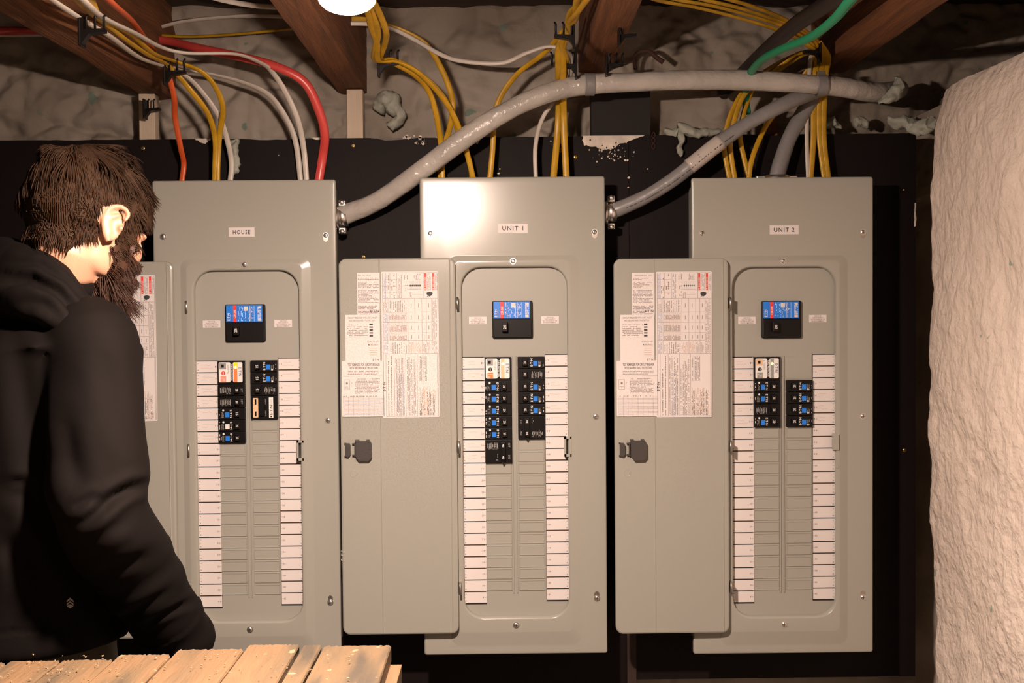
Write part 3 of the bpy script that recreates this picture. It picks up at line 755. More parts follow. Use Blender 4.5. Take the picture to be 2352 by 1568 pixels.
# HOUSE
yc([(120, -90, -1.1), (215, -30, -.95), (262, 12, -.7), (300, 45, -.45), (330, 85, -.25), (362, 130, -.1), (385, 168, -.05), (400, 225, -.02), (402, 270, .02), (415, 340, .05), (422, 378, EH+.02), (416, 428, EH+.02)], 'orange cable curving from the upper left joist into the HOUSE panel', 'orange_c')
yc([(100, -110, -1.2), (165, -20, -.85), (200, 22, -.62), (238, 52, -.5), (290, 92, -.35), (340, 126, -.2), (388, 152, -.06), (440, 210, -.03), (478, 262, 0), (494, 320, .04), (494, 380, EH), (493, 428, EH)], 'yellow cable dropping into the HOUSE panel, left of a close pair')
yc([(135, -110, -1.2), (200, -20, -.85), (222, 30, -.62), (250, 50, -.5), (305, 82, -.35), (352, 122, -.2), (400, 140, -.07), (460, 163, -.05), (495, 200, -.03), (512, 250, 0), (504, 310, .04), (500, 370, EH), (499, 428, EH)], 'yellow cable bowing out to the right before entering the HOUSE panel')
yc([(20, -80, -1.1), (115, -5, -.8), (180, 40, -.62), (250, 82, -.45), (320, 132, -.22), (385, 156, -.05), (440, 185, 0), (500, 262, .03), (524, 330, .06), (532, 380, EH+.02), (527, 428, EH+.02)], 'white cable beside the yellow pair above the HOUSE panel', 'white_c')
yc([(120, -80, -1.1), (190, 0, -.8), (240, 42, -.58), (310, 76, -.4), (370, 108, -.25), (430, 122, -.2), (540, 124, -.13), (600, 145, -.06), (625, 165, -.02), (655, 210, 0), (684, 275, .02), (698, 345, .05), (705, 428, EH)], 'white cable crossing over the red cable, right one of the pair entering HOUSE', 'white_c')
yc([(392, 154, -.02), (430, 162, .04), (485, 170, .06), (560, 190, .06), (618, 218, .06), (658, 272, .07), (680, 330, EH+.02), (692, 428, EH+.02)], 'white cable arching from the joist bracket, left one of the pair entering HOUSE', 'white_c')
yc([(-120, 66, .02), (0, 71, .05), (80, 71, .1), (200, 74, .12), (370, 92, .1), (460, 112, .03), (560, 132, -.02), (640, 155, -.03), (700, 190, -.02), (733, 255, 0), (746, 310, .02), (741, 360, .05), (730, 428, EH)], 'thick red cable sweeping down into the right side of the HOUSE panel', 'red_c', .0098, flat=.75)
yc([(-120, 78, .04), (0, 80, .08), (80, 80, .12), (250, 78, .15), (330, 72, .13), (420, 50, .1), (540, 38, .08), (640, 38, .06), (735, 50, .05), (790, 66, .06)], 'pale cable running sideways along the wall behind the glowing bulb', 'white_c', .0052)
yc([(330, 76, .14), (360, 80, .12), (440, 84, .1), (560, 77, .06), (660, 67, .04), (740, 58, .03), (785, 56, .02)], 'yellow cable running sideways from the upper left joist towards the bulb')
yc([(235, -75, -.2), (440, -20, -.2), (520, 2, -.2), (600, 14, -.2), (700, 17, -.2), (750, 14, -.2)], 'pale cable sagging at the top edge just left of the bulb', 'white_c', .0052)
# joist 2 bundle to UNIT 1
yc([(470, -600, -1.32), (590, -395, -1.02), (800, -60, -.6), (845, 10, -.4), (868, 70, -.28), (862, 110, -.2), (862, 138, -.12), (900, 146, -.1), (950, 172, -.06), (984, 208, -.02), (1000, 255, .0), (1010, 310, .03), (1014, 360, .05), (1017, 422, .055)], 'yellow cable from beside the bulb, left of the three arching into UNIT 1')
yc([(470, -600, -1.32), (590, -395, -1.02), (815, -60, -.6), (862, 10, -.4), (886, 70, -.28), (884, 100, -.2), (874, 136, -.12), (905, 136, -.1), (960, 165, -.07), (1012, 215, -.03), (1045, 272, 0), (1068, 335, .03), (1090, 422, .055)], 'yellow cable reaching the top of UNIT 1 just right of the thick grey cable')
yc([(470, -600, -1.32), (590, -395, -1.02), (790, -60, -.6), (838, 10, -.42), (852, 60, -.3), (866, 100, -.22), (870, 140, -.14), (908, 141, -.11), (955, 163, -.09), (1000, 205, -.05), (1035, 252, -.01), (1052, 300, .03), (1078, 370, .06), (1086, 422, .065)], 'yellow cable hugging the underside of its neighbour on the way to UNIT 1')
yc([(790, 44, -.05), (840, 46, -.03), (895, 60, 0), (948, 82, .01), (985, 110, .02), (1015, 160, .02), (1035, 212, .02), (1040, 250, .02), (1030, 305, .04), (1014, 350, .06), (1011, 422, .06)], 'single yellow cable falling in a wide curve over the foam wall to UNIT 1')
yc([(790, 54, -.06), (845, 55, -.05), (895, 64, -.02), (950, 90, -.02), (1010, 124, -.03), (1060, 140, -.04), (1150, 145, -.05), (1208, 122, -.05), (1258, 107, -.06), (1298, 116, -.06), (1314, 140, -.03), (1308, 180, .02), (1290, 212, .06), (1248, 268, .07), (1230, 335, .06), (1231, 422, .055)], 'long white cable sagging from the bulb to the middle joist, then into UNIT 1', 'white_c', .0048, flat=.8)
yc([(1320, 40, -.1), (1285, 82, -.06), (1250, 122, -.02), (1190, 168, .02), (1150, 222, .04), (1136, 272, .05), (1131, 350, .055), (1124, 422, .055)], 'yellow cable bowing leftwards from the middle joist to UNIT 1')
yc([(1380, -60, -.5), (1345, -5, -.35), (1312, 28, -.25), (1302, 68, -.17), (1284, 110, -.1), (1283, 150, -.05), (1284, 220, .04), (1281, 300, .07), (1270, 422, .06)], 'yellow cable tied to the middle joist, left of the pair entering UNIT 1', r=.0075)
yc([(1360, -60, -.5), (1328, -5, -.35), (1322, 38, -.25), (1306, 68, -.17), (1292, 110, -.1), (1293, 150, -.05), (1294, 240, .04), (1297, 330, .06), (1302, 422, .06)], 'yellow cable tied to the middle joist, right of the pair entering UNIT 1', r=.0075)
yc([(1400, -60, -.5), (1352, -5, -.38), (1325, 30, -.3), (1308, 50, -.22), (1312, 62, -.18), (1290, 100, -.12), (1300, 135, -.06), (1296, 180, .03), (1290, 230, .07), (1286, 300, .085), (1286, 330, .09)], 'yellow cable looped behind the straight pair above UNIT 1')
# UNIT 2 bundle
e2 = .07
tops = [[(1440, -30, -.35), (1510, 0, -.3), (1600, 17, -.22), (1700, 42, -.14), (1800, 74, -.08), (1856, 104, -.04)],
        [(1450, -40, -.35), (1545, -4, -.3), (1640, 14, -.22), (1730, 38, -.14), (1810, 66, -.08), (1862, 100, -.04)],
        [(1520, -40, -.35), (1600, -6, -.3), (1690, 16, -.22), (1760, 38, -.14), (1820, 62, -.08), (1868, 94, -.04)],
        [(1560, -50, -.35), (1650, -10, -.3), (1720, 12, -.22), (1780, 34, -.14), (1830, 60, -.08), (1872, 90, -.04)]]
tails = [[(1868, 118, 0), (1820, 128, .04), (1760, 162, .07), (1715, 200, .07), (1684, 250, .07), (1668, 300, .07), (1664, 345, .07), (1678, 422, e2)],
         [(1864, 116, 0), (1830, 124, .03), (1775, 165, .06), (1730, 195, .06), (1700, 235, .06), (1682, 300, .06), (1678, 345, .07), (1690, 422, e2)],
         [(1872, 118, 0), (1842, 128, .05), (1790, 160, .08), (1740, 190, .08), (1716, 235, .08), (1702, 290, .08), (1702, 330, .08), (1724, 422, e2+.01)],
         [(1875, 112, 0), (1868, 140, .06), (1845, 175, .085), (1800, 235, .085), (1762, 285, .085), (1738, 335, .075), (1725, 375, e2), (1719, 422, e2)]]
lab = ['yellow cable nearest the far left of the UNIT 2 bundle', 'second yellow cable from the left entering UNIT 2, close beside the outermost',
       'yellow cable slanting right down to the crossing point above UNIT 2', 'yellow cable slanting left from behind the grey conduit to UNIT 2']
for i in range(4): yc(tops[i]+tails[i], lab[i], r=.0058)
for x0, x1, x2, m, l in ((1855, 1853, 1857, 'white_c', 'thin white cable left of the yellow ones on the right side of UNIT 2'), (1869, 1868, 1861, 'yellow', 'yellow cable touching the white one above UNIT 2'),
                      (1882, 1883, 1896, 'yellow', 'yellow cable of the right-hand pair entering UNIT 2, nearer the conduit'), (1893, 1892, 1904, 'yellow', 'rightmost yellow cable entering the UNIT 2 panel')):
    yc([(1880, 95, -.03), (x0+8, 130, .04), (x0+4, 170, .08), (x0, 230, .08), (x1, 320, .08), (x2, 422, e2+.01)], l, m, .0048 if m == 'white_c' else .0068)
yc([(2010, -60, -.9), (1952, 2, -.7), (1915, 45, -.55), (1862, 85, -.4), (1795, 113, -.25), (1750, 138, -.12), (1722, 172, .0), (1712, 215, .07), (1716, 260, .1)], 'thick bright green cable crossing in front of the upper right joist', 'green_c', .0085, flat=.9)
yc([(2010, -60, -.5), (1915, 0, -.35), (1830, 55, -.2), (1760, 115, -.05), (1700, 175, .08), (1660, 215, .14)], 'thick dark brown cable running beside the green one', 'black_c', .016, flat=1)
# heavy service cables
RT = .0175
def heavy(pts, rad, m, label): 
    b = MB(); W3 = [U(*p) for p in pts]; R = [rad*(1+.05*math.sin(i*2.1)) for i in range(len(pts))]
    b.tube(W3, R, 20, .92, 0, up=(0, 0, 1), sub=10)
    o = b.build('service_cable', M[m], origin=W3[0]); tag(o, label, 'cable', 'heavy grey service cables'); return o, W3
h1, W1 = heavy([(776, 499, .065), (800, 490, .062), (870, 460, .045), (960, 397, .02), (1080, 308, -.005), (1180, 247, -.01), (1270, 210, -.01), (1352, 194, -.01), (1450, 189, -.01), (1560, 184, -.005), (1700, 184, .0), (1830, 191, .0), (1930, 200, .02), (2010, 212, .06), (2070, 205, .13)], RT*1.2, 'grey_c', 'thick light grey service cable arching over everything to the HOUSE panel side')
h2, W2 = heavy([(1392, 489, .06), (1420, 480, .055), (1490, 448, .045), (1560, 402, .035), (1630, 345, .025), (1710, 288, .02), (1790, 245, .02), (1850, 218, .035), (1890, 205, .06), (1940, 195, .12)], RT*.92, 'grey_d', 'thick darker grey service cable with a pale tape band, running down to UNIT 1')
h3, W3_ = heavy([(1780, 432, .07), (1790, 385, .075), (1812, 320, .08), (1840, 268, .085), (1868, 225, .09), (1905, 185, .13)], RT*1.0, 'grey_d', 'short thick grey cable dropping into the top of UNIT 2')
# tape band and printing on the second cable
b = MB(); q = [U(1583, 383, .032), U(1607, 364, .029), U(1630, 345, .0255), U(1656, 325, .024)]
b.tube(q, RT*.92*1.09, 20, .94, 0, up=(0, 0, 1), sub=4)
tb = b.build('tape_band', M['tape'], h2, loc=(0, 0, 0)); tb.location = -Vector(h2.location); tb['label'] = 'pale shiny tape band'
b = MB(); pp, _ = smooth(W2, [1]*len(W2), 40)
for i in range(45, 185):
    if random.random() < .6:
        p = pp[i]; t = (pp[i+1]-pp[i]).normalized(); up = t.cross(Vector((0, 1, 0))); up = -up if up.z < 0 else up
        c = p+Vector((0, -RT*.90, 0))-up*.006; l = .0014; hgt = random.uniform(.0012, .002)
        k = len(b.v); b.v += [tuple(c-t*l), tuple(c+t*l), tuple(c+t*l+up*hgt), tuple(c-t*l+up*hgt)]; b.face((k, k+1, k+2, k+3))
pt = b.build('cable_print', M['ink'], h2); pt.location = -Vector(h2.location)
# cable clamps on the panel sides
def clamp(px, py, y, label, axis='x'):
    p = U(px, py, y); root = empty('cable_clamp', p); tag(root, label, 'cable connector')
    b = MB()
    if axis == 'x':
        b.tube([(-.012, 0, 0), (-.002, 0, 0)], .026, 24, 1, up=(0, 0, 1)); b.build('lock_ring', M['galv'], root)
        b = MB(); b.tube([(-.003, 0, 0), (.016, 0, .002)], .0215, 24, 1, up=(0, 0, 1)); b.build('clamp_body', M['galv'], root)
        for s in (-1, 1):
            b = MB(); b.box(-.002, .014, -.012, .012, s*.03-.007, s*.03+.007, 0, .002); b.build('clamp_ear', M['galv'], root)
            b = MB(); b.ell((.006, -.013, s*.032), (.006, .005, .006)); b.build('clamp_screw', M['galv'], root)
    else:
        b.tube([(0, 0, -.012), (0, 0, .004)], .030, 24, 1, up=(1, 0, 0)); b.build('lock_ring', M['galv'], root)
        b = MB(); b.box(-.045, .045, -.01, .01, -.002, .003, 0, .001); b.build('clamp_ear', M['galv'], root)
clamp(781, 499, .064, 'silver cable clamp on the right side of the HOUSE panel')
clamp(1397, 489, .062, 'silver cable clamp on the right side of UNIT 1')
clamp(1782, 408, .07, 'silver cable clamp on the top of UNIT 2', 'z')
clamp(784, 1276, .03, 'tiny silver clamp low on the right side of the HOUSE panel')
bpy.data.objects[[o.name for o in COL.objects if o.name.startswith('cable_clamp') and 'tiny' in o['label']][0]].scale = (.33, .33, .33)
# straps
def strap(px, py, y, topy, label, r=RT*1.1):
    p = U(px, py, y); t = U(px, topy, y); root = empty('cable_strap', p); tag(root, label, 'strap', 'grey cable straps')
    b = MB(); n = 20; L = []
    for x in (-.010, .010):
        L.append([(x, (r+.002)*math.cos(a), (r+.002)*math.sin(a)) for a in [2*math.pi*i/n for i in range(n)]])
    b.loft(L, 0, False, False, sm=True); b.build('loop', M['grey_d'], root)
    b = MB(); b.box(-.009, .009, -.004, .004, r-.004, (t-p).z, 0, .001); b.build('tab', M['steel'], root)
    return root
strap(1354, 194, -.01, 168, 'grey metal strap holding the light cable under the middle joist', RT*1.25)
strap(1886, 196, .006, 163, 'grey strap where the two thick cables cross under the right joist', RT*1.2)
# foam collar at the right end of the light cable
def lump(name, pts, rad, label, m='foam', seed=0, amp=.35):
    b = MB(); 
    W = [U(*p) for p in pts]; b.tube(W, rad, 18, 1, 0, sub=8, up=(1, 0, 0))
    b.v = [tuple(Vector(v)+Vector((fr(v[0]*45+seed, v[2]*45, 1), fr(v[0]*45, v[2]*45+seed, 4), fr(v[0]*45, v[1]*45, seed)))*.010*amp/.35) for v in b.v]
    return tag(b.build(name, M[m], origin=W[0]), label, 'foam')
lump('spray_foam', [(2018, 232, .05), (2046, 222, .045), (2062, 205, .05), (2058, 188, .07)], [.006, .013, .014, .008], 'pale foam collar around the right end of the light grey cable')
lump('spray_foam', [(1530, 300, .11), (1560, 300, .1), (1610, 305, .105), (1650, 300, .12)], [.006, .012, .010, .006], 'pale green foam bead along the board top left of the UNIT 2 wires')
lump('spray_foam', [(1562, 300, .1), (1566, 325, .1), (1560, 345, .103), (1566, 364, .106)], [.010, .008, .006, .003], 'drip of pale green foam hanging over the black board edge', amp=.2)
lump('spray_foam', [(2040, 282, .12), (2080, 285, .1), (2110, 292, .08), (2140, 285, .04)], [.010, .014, .016, .014], 'lumpy foam bridging the board corner and the white wall')
lump('spray_foam', [(870, 255, .17), (885, 225, .155), (905, 245, .155), (915, 270, .16), (895, 290, .165)], [.014, .018, .018, .016, .01], 'swirl of grey foam on the wall beside the pale post')
lump('spray_foam', [(540, 320, .112), (538, 345, .105), (542, 370, .105), (538, 396, .105)], [.010, .008, .006, .003], 'grey torn scrap hanging behind the white cable above HOUSE', amp=.3)
lump('spray_foam', [(1895, 292, .13), (1915, 285, .125), (1925, 298, .13)], [.006, .013, .007], 'small pale foam lump right of the UNIT 2 wires')
lump('spray_foam', [(1965, 285, .13), (1978, 280, .125), (1990, 292, .13)], [.006, .012, .007], 'pale foam lump on the wall near the foam bridge')
# rusty hook
b = MB(); b.tube([U(*p) for p in ((1459, 158, .15), (1458, 130, .12), (1470, 119, .1), (1490, 118, .1), (1508, 132, .1), (1524, 143, .1))], [.004, .004, .004, .005, .0055, .006], 10, 1, sub=5)
tag(b.build('pipe_hook', M['rust'], origin=U(1459, 158, .15)), 'rusty bent iron hook above the light grey cable', 'hook')
# old hanging chain bits
b = MB()
for k in range(3):
    p = U(1501, 310+k*13, YB-.004); L = []
    b.tube([p+Vector((.0035*math.cos(a), 0, .006*math.sin(a))) for a in [2*math.pi*i/12 for i in range(13)]], .0011, 6, 1)
tag(b.build('chain', M['rust'], origin=U(1501, 330, YB-.004)), 'short rusty chain hanging on the black board', 'chain')
# comb-shaped cable holders on the joists
def comb(px, py, y, side, label, n=3, sc=1.0, face=0):
    p = U(px, py, y); b = MB()
    # back plate against the joist, arm outward, upright prongs
    b.box(-.004, 0, -.012, .012, -.035*sc, .02*sc, 0, .001)
    b.loft([[(0, yy, -.03*sc), (side*.012*sc, yy, -.014*sc), (side*.040*sc, yy, -.010*sc), (side*.040*sc, yy, -.004*sc), (0, yy, -.006*sc)] for yy in (-.007, .007)])
    for k in range(n):
        x = side*(.006+.0155*k)*sc; b.tube([(x, 0, -.008*sc), (x, 0, .017*sc), (x+side*.003, 0, .021*sc)], .0021, 8, 1)
    o = b.build('cable_holder', M['black'], loc=p); tag(o, label, 'cable holder', 'black comb-shaped cable holders'); return o
comb(190, 62, -.62, 1, 'black cable holder on the upper left joist, highest along the cables', 3, .9)
comb(382, 158, -.07, 1, 'black cable holder at the wall end of the upper left joist')
comb(872, 138, -.1, 1, 'black cable holder to the right of the bulb joist', 3, 1)
comb(1320, 75, -.2, -1, 'upper black cable holder on the left side of the middle joist', 3, 1.0)
comb(1325, 142, -.04, -1, 'lower black cable holder on the left side of the middle joist', 4, 1.0)
comb(1424, 75, -.2, 1, 'upper black cable holder on the right side of the middle joist', 1, .8)
comb(1395, 142, -.04, 1, 'lower black cable holder on the right side of the middle joist', 3, .85)
comb(1884, 112, -.02, -1, 'black cable holder against the upper right joist', 2, .9)
comb(335, 245, .1, 1, 'black notched plastic holder below the upper left joist', 2, .8)

# ------------------------------------------------------------------ bulb
bc = U(797, 4, -DP+1.286)
root = empty('light_bulb', bc+Vector((0, 0, .0))); tag(root, 'glowing bare white bulb at the top edge, hanging under the joists', 'light bulb')
b = MB(); prof = [(0.002, -.0130), (.010, -.0124), (.019, -.0102), (.026, -.0066), (.031, -.0020), (.0325, 0.001), (.0326, .0022)]
n = 32; b.loft([[(r*math.cos(t), r*math.sin(t), z) for t in [2*math.pi*i/n for i in range(n)]] for r, z in prof], 0, True, True, sm=True)
b.build('glowing_dome', emis('glowing bulb dome', BULB_COLOR, BULB_STRENGTH), root)
b = MB(); prof = [(.0328, .0020), (.0300, .020), (.022, .040), (.0165, .052), (.0165, .062)]
b.loft([[(r*math.cos(t), r*math.sin(t), z) for t in [2*math.pi*i/n for i in range(n)]] for r, z in prof], 0, True, True, sm=True); b.build('bulb_base', M['porcelain'], root)
tz = ZC-bc.z
b = MB(); b.tube([(0, 0, .055), (0, 0, .11)], .021, 20); b.tube([(0, 0, .10), (0, 0, tz)], .006, 10); b.tube([(0, 0, tz-.02), (0, 0, tz-.001)], .045, 24)
o = b.build('lamp_socket', M['porcelain']); o.location = bc; tag(o, 'white lamp socket above the bulb, fixed to the ceiling', 'lamp holder')

# ------------------------------------------------------------------ plank table in front
zt = 1.052
def plank_mat():
    m = mat('worn planks', (.50, .30, .15), .6, bump=.35, bscale=16, stretch=(7, 1, 7)); nt = m.node_tree; b = nt.nodes['Principled BSDF']
    tc = nt.nodes.new('ShaderNodeTexCoord'); mp = nt.nodes.new('ShaderNodeMapping'); mp.inputs['Scale'].default_value = (9, 1.6, 9)
    nt.links.new(tc.outputs['Object'], mp.inputs[0])
    n = nt.nodes.new('ShaderNodeTexNoise'); n.inputs['Scale'].default_value = 2.4; n.inputs['Detail'].default_value = 7; nt.links.new(mp.outputs[0], n.inputs['Vector'])
    r = nt.nodes.new('ShaderNodeValToRGB'); cr = r.color_ramp; cr.elements[0].position = .36; cr.elements[0].color = (.065, .052, .036, 1); cr.elements[1].position = .66; cr.elements[1].color = (.185, .112, .056, 1)
    e = cr.elements.new(.5); e.color = (.135, .092, .05, 1)
    nt.links.new(n.outputs[0], r.inputs[0])
    n2 = nt.nodes.new('ShaderNodeTexNoise'); n2.inputs['Scale'].default_value = 60; n2.inputs['Detail'].default_value = 2; nt.links.new(tc.outputs['Object'], n2.inputs['Vector'])
    r2 = nt.nodes.new('ShaderNodeValToRGB'); r2.color_ramp.elements[0].position = .69; r2.color_ramp.elements[1].position = .72; nt.links.new(n2.outputs[0], r2.inputs[0])
    mx = nt.nodes.new('ShaderNodeMixRGB'); mx.inputs[2].default_value = (.30, .22, .13, 1); nt.links.new(r2.outputs[0], mx.inputs[0]); nt.links.new(r.outputs[0], mx.inputs[1]); nt.links.new(mx.outputs[0], b.inputs['Base Color'])
    return m
M['plank'] = plank_mat()
edges = [(-560, 1530), (-420, 1528), (-270, 1525), (-130, 1522), (20, 1518), (140, 1516), (262, 1512), (402, 1494), (565, 1484), (694, 1481), (742, 1479), (900, 1481)]
ye = -1.55
tb0 = UZ(300, 1500, zt)
troot = empty('plank_table', (tb0.x, tb0.y-.3, 0)); tag(troot, 'work table of worn orange planks in the foreground, scattered with sawdust', 'table')
to = Vector(troot.location)
for i in range(len(edges)-1):
    a = UZ(edges[i][0], edges[i][1], zt); c = UZ(edges[i+1][0], edges[i+1][1], zt)
    yb = UZ(edges[i][0], (edges[i][1]+edges[i+1][1])/2-.5, zt).y
    g = .0012 if i not in (8,) else .003
    dz = random.uniform(-.002, .002); x0, x1 = a.x+g, c.x-g; n = 26; L = []
    back = [(x0+(x1-x0)*k/n, yb+.006*fr(x0*40+k*.9, i, 0)-(.006 if k in (0, n) else 0)) for k in range(n+1)]
    for zz, ins in ((zt+dz-.002, 0), (zt+dz, .0015)):
        L.append([(x0+ins, ye, zz)]+[(min(max(p, x0+ins), x1-ins), q-ins, zz) for p, q in back]+[(x1-ins, ye, zz)])
    L.insert(0, [(p, q, zt+dz-.022) for p, q, _ in L[0]])
    b = MB(); b.loft(L); o = b.build('plank', M['plank'], troot); o.location = -to
xr = UZ(900, 1481, zt).x; xl = UZ(-560, 1530, zt).x; yb = UZ(900, 1481, zt).y
for xx, w in ((xr+.0075, .0075), ((xl+xr)/2, .02), (xl+.05, .02)):
    b = MB(); b.box(xx-w-.03, xx+w, ye+.02, yb-.012, zt-.060, zt-.024, 0, .001); o = b.build('crossbar', M['plank'], troot); o.location = -to
for xx in (xl+.06, xr-.06):
    for yy in (ye+.08, yb-.10):
        b = MB(); b.box(xx-.03, xx+.03, yy-.03, yy+.03, 0, zt-.06, 0, .002); o = b.build('leg', M['plank'], troot); o.location = -to
b = MB()
for i in range(700):
    x = random.uniform(xl+.3, xr-.02) if i % 3 else random.gauss(UZ(110, 1540, zt).x, .06); y = random.uniform(ye, yb-.03); a = random.random()*3.1; l = random.uniform(.0004, .0017); w = l*random.uniform(.2, .6)
    ca, sa = math.cos(a), math.sin(a); k = []
    for u_, v_ in ((-l, -w), (l, -w), (l, w), (-l, w)): k.append((x+u_*ca-v_*sa, y+u_*sa+v_*ca, zt+.0022))
    b.loft([k, [(p, q, z+.0012) for p, q, z in k]])
o = b.build('sawdust', mat('sawdust chips', (.36, .25, .14), .8), troot); o.location = -to; o['kind'] = 'stuff'

# ------------------------------------------------------------------ the man
random.seed(21)
def remesh(mb, vox, smooth_n=4, fac=.5):
    o = mb.build('tmp', M['skin'])
    md = o.modifiers.new('r', 'REMESH'); md.mode = 'VOXEL'; md.voxel_size = vox; md.use_smooth_shade = True
    if smooth_n: m2 = o.modifiers.new('s', 'SMOOTH'); m2.factor = fac; m2.iterations = smooth_n
    bpy.context.view_layer.update()
    me = bpy.data.meshes.new_from_object(o.evaluated_get(bpy.context.evaluated_depsgraph_get()))
    old = o.data; bpy.data.objects.remove(o); bpy.data.meshes.remove(old)
    return me
def D(px, py, d): return U(px, py, -DP+d)
ZA = Vector((0, 0, 1))
fa = math.radians(62); hp = math.radians(19)
F0 = Vector((math.cos(fa), math.sin(fa), 0)); Rt = Vector((math.sin(fa), -math.cos(fa), 0))
Fh = (F0*math.cos(hp)-ZA*math.sin(hp)).normalized(); Uh = Rt.cross(Fh).normalized()
HC = D(196, 505, 1.80)
def HP(x, y, z): return HC+Rt*x+Fh*y+Uh*z
AX = (Rt, Fh, Uh)
fb = math.radians(30); Fb = Vector((math.cos(fb), math.sin(fb), 0)); Rb = Vector((math.sin(fb), -math.cos(fb), 0))
TC = D(110, 800, 1.84)          # chest centre
neckb = D(128, 672, 1.81)
Sh = D(212, 790, 1.70); El = D(232, 1170, 1.64); Wr = D(418, 1478, 1.80)
hips = D(72, 1418, 1.84)
body = MB()
def he(c, r): body.ell(HP(*c), r, AX, 32, 20)
he((0, -.008, .02), (.075, .095, .092)); he((0, .03, -.02), (.064, .062, .09)); he((0, .03, -.075), (.055, .056, .045))
he((0, .078, -.104), (.022, .018, .018)); he((0, .086, -.068), (.024, .014, .012)); he((0, .085, -.080), (.020, .013, .007))
for s in (-1, 1):
    he((s*.042, .058, -.036), (.026, .026, .024)); he((s*.026, .086, .004), (.022, .010, .008))
    he((s*.031, .079, -.012), (.014, .012, .009)); he((s*.053, .01, -.062), (.016, .04, .03))
    # ear: shell, rolled rim, lobe
    ea = Vector((s*.081, -.010, -.018))
    o3 = HP(*ea); eo = (Rt*s*.75-Fh*.66).normalized(); 
    eax = (eo, (Fh-eo*Fh.dot(eo)).normalized(), Uh)
    body.ell(o3+eo*.001-Rt*s*.004, (.004, .016, .027), eax, 20, 14)
    rim = [(.018, .0, -.006), (.016, .012, .008), (.013, .016, .022), (.010, .004, .031), (.010, -.010, .027), (.011, -.017, .012), (.009, -.016, -.004), (.006, -.010, -.018), (.004, -.002, -.027)]
    body.tube([o3+eo*(q[0]*.45)+eax[1]*q[1]+Uh*q[2] for q in rim[1:]], [.0035, .004, .0045, .0045, .0045, .004, .0042, .006], 10, 1, sub=4)
    body.tube([o3+eo*.004+eax[1]*a_+Uh*b_ for a_, b_ in ((.004, .018), (-.008, .010), (-.009, -.004), (-.002, -.015))], [.003, .0035, .0035, .003], 8, 1, sub=4)
    body.ell(o3+eo*.004+eax[1]*.010-Uh*.003, (.005, .004, .006), eax, 12, 8)
body.tube([HP(0, .088, .002), HP(0, .102, -.022), HP(0, .112, -.042), HP(0, .098, -.052)], [.008, .009, .012, .008], 14, 1, sub=4)
for s in (-1, 1): body.ell(HP(s*.011, .099, -.047), (.008, .010, .007), AX, 14, 10)
body.tube([HP(0, -.018, -.02), HP(0, -.020, -.075), neckb+ZA*.03, neckb-ZA*.05], [.060, .058, .062, .08], 28, 1, sub=5)
def sec(c, a, bb, n=40, F=Fb, R=Rb, e=2.4):
    L = []
    for i in range(n):
        t = 2*math.pi*i/n; ct, st = math.cos(t), math.sin(t)
        L.append(c+R*(a*abs(ct)**(2/e)*(1 if ct > 0 else -1))+F*(bb*abs(st)**(2/e)*(1 if st > 0 else -1)))
    return L
def lerp(a, c, t): return a+(c-a)*t
tz_ = [(neckb-ZA*.02, .07, .06), (neckb-ZA*.08, .14, .085), (TC, .16, .10), (lerp(TC, hips, .5), .14, .095), (hips, .15, .11), (hips-ZA*.10, .15, .11)]
body.loft([sec(c, a, bb) for c, a, bb in tz_])
ShL = TC-(Sh-TC).project(Rb)+ (Sh-TC-(Sh-TC).project(Rb)); ElL = ShL-ZA*.28-Rb*.03; WrL = ElL-ZA*.20+Fb*.14
for S_, E_, W_ in ((Sh, El, Wr), (ShL, ElL, WrL)):
    body.tube([lerp(S_, TC, .3), S_, lerp(S_, E_, .5), E_, lerp(E_, W_, .35), W_], [.045, .046, .042, .034, .034, .024], 20, 1, sub=4)
    d = (W_-E_).normalized(); side = d.cross(ZA).normalized(); nrm = side.cross(d).normalized()
    pc = W_+d*.055; body.ell(pc, (.038, .014, .052), (side, nrm, d), 20, 14)
    for k, (off, ln) in enumerate(((-.030, .062), (-.010, .075), (.011, .080), (.031, .070))):
        p0 = pc+side*off*.85+d*.030; q1 = p0+d*(ln*.42)+nrm*-.004; q2 = q1+d*(ln*.30)-nrm*.012; q3 = q2+d*(ln*.20)-nrm*.018
        body.tube([p0, q1, q2, q3], [.0092, .0088, .0080, .0068], 12, 1, sub=3)
    p0 = pc+side*.028-d*.030; body.tube([p0, p0+side*.022+d*.022-nrm*.008, p0+side*.030+d*.050-nrm*.012, p0+side*.030+d*.068-nrm*.014], [.014, .011, .0095, .008], 12, 1, sub=3)
feet = []
for s in (-1, 1):
    hj = hips+Rb*(s*.09)-ZA*.08; kn = Vector((hj.x, hj.y, .50))+Fb*.03+Rb*s*.01; an = Vector((kn.x, kn.y, .09))-Fb*.04+Rb*s*.02
    body.tube([hj, lerp(hj, kn, .5), kn, lerp(kn, an, .35), an], [.085, .072, .052, .052, .036], 22, 1, sub=4)
    body.tube([an-Fb*.03-ZA*.04, an+Fb*.06-ZA*.05, an+Fb*.16-ZA*.065], [.034, .035, .022], 16, .8, sub=3)
    feet.append((hj, kn, an))
base = Vector((hips.x, hips.y, 0))
bme = remesh(body, .0028, 5)
for v in bme.vertices: v.co -= base
bme.materials.clear(); bme.materials.append(M['skin'])
for p in bme.polygons: p.use_smooth = True
man = bpy.data.objects.new('person', bme); COL.objects.link(man); man.location = base
tag(man, 'bearded person with brown hair in a black hooded jacket, looking down at the HOUSE panel', 'person')
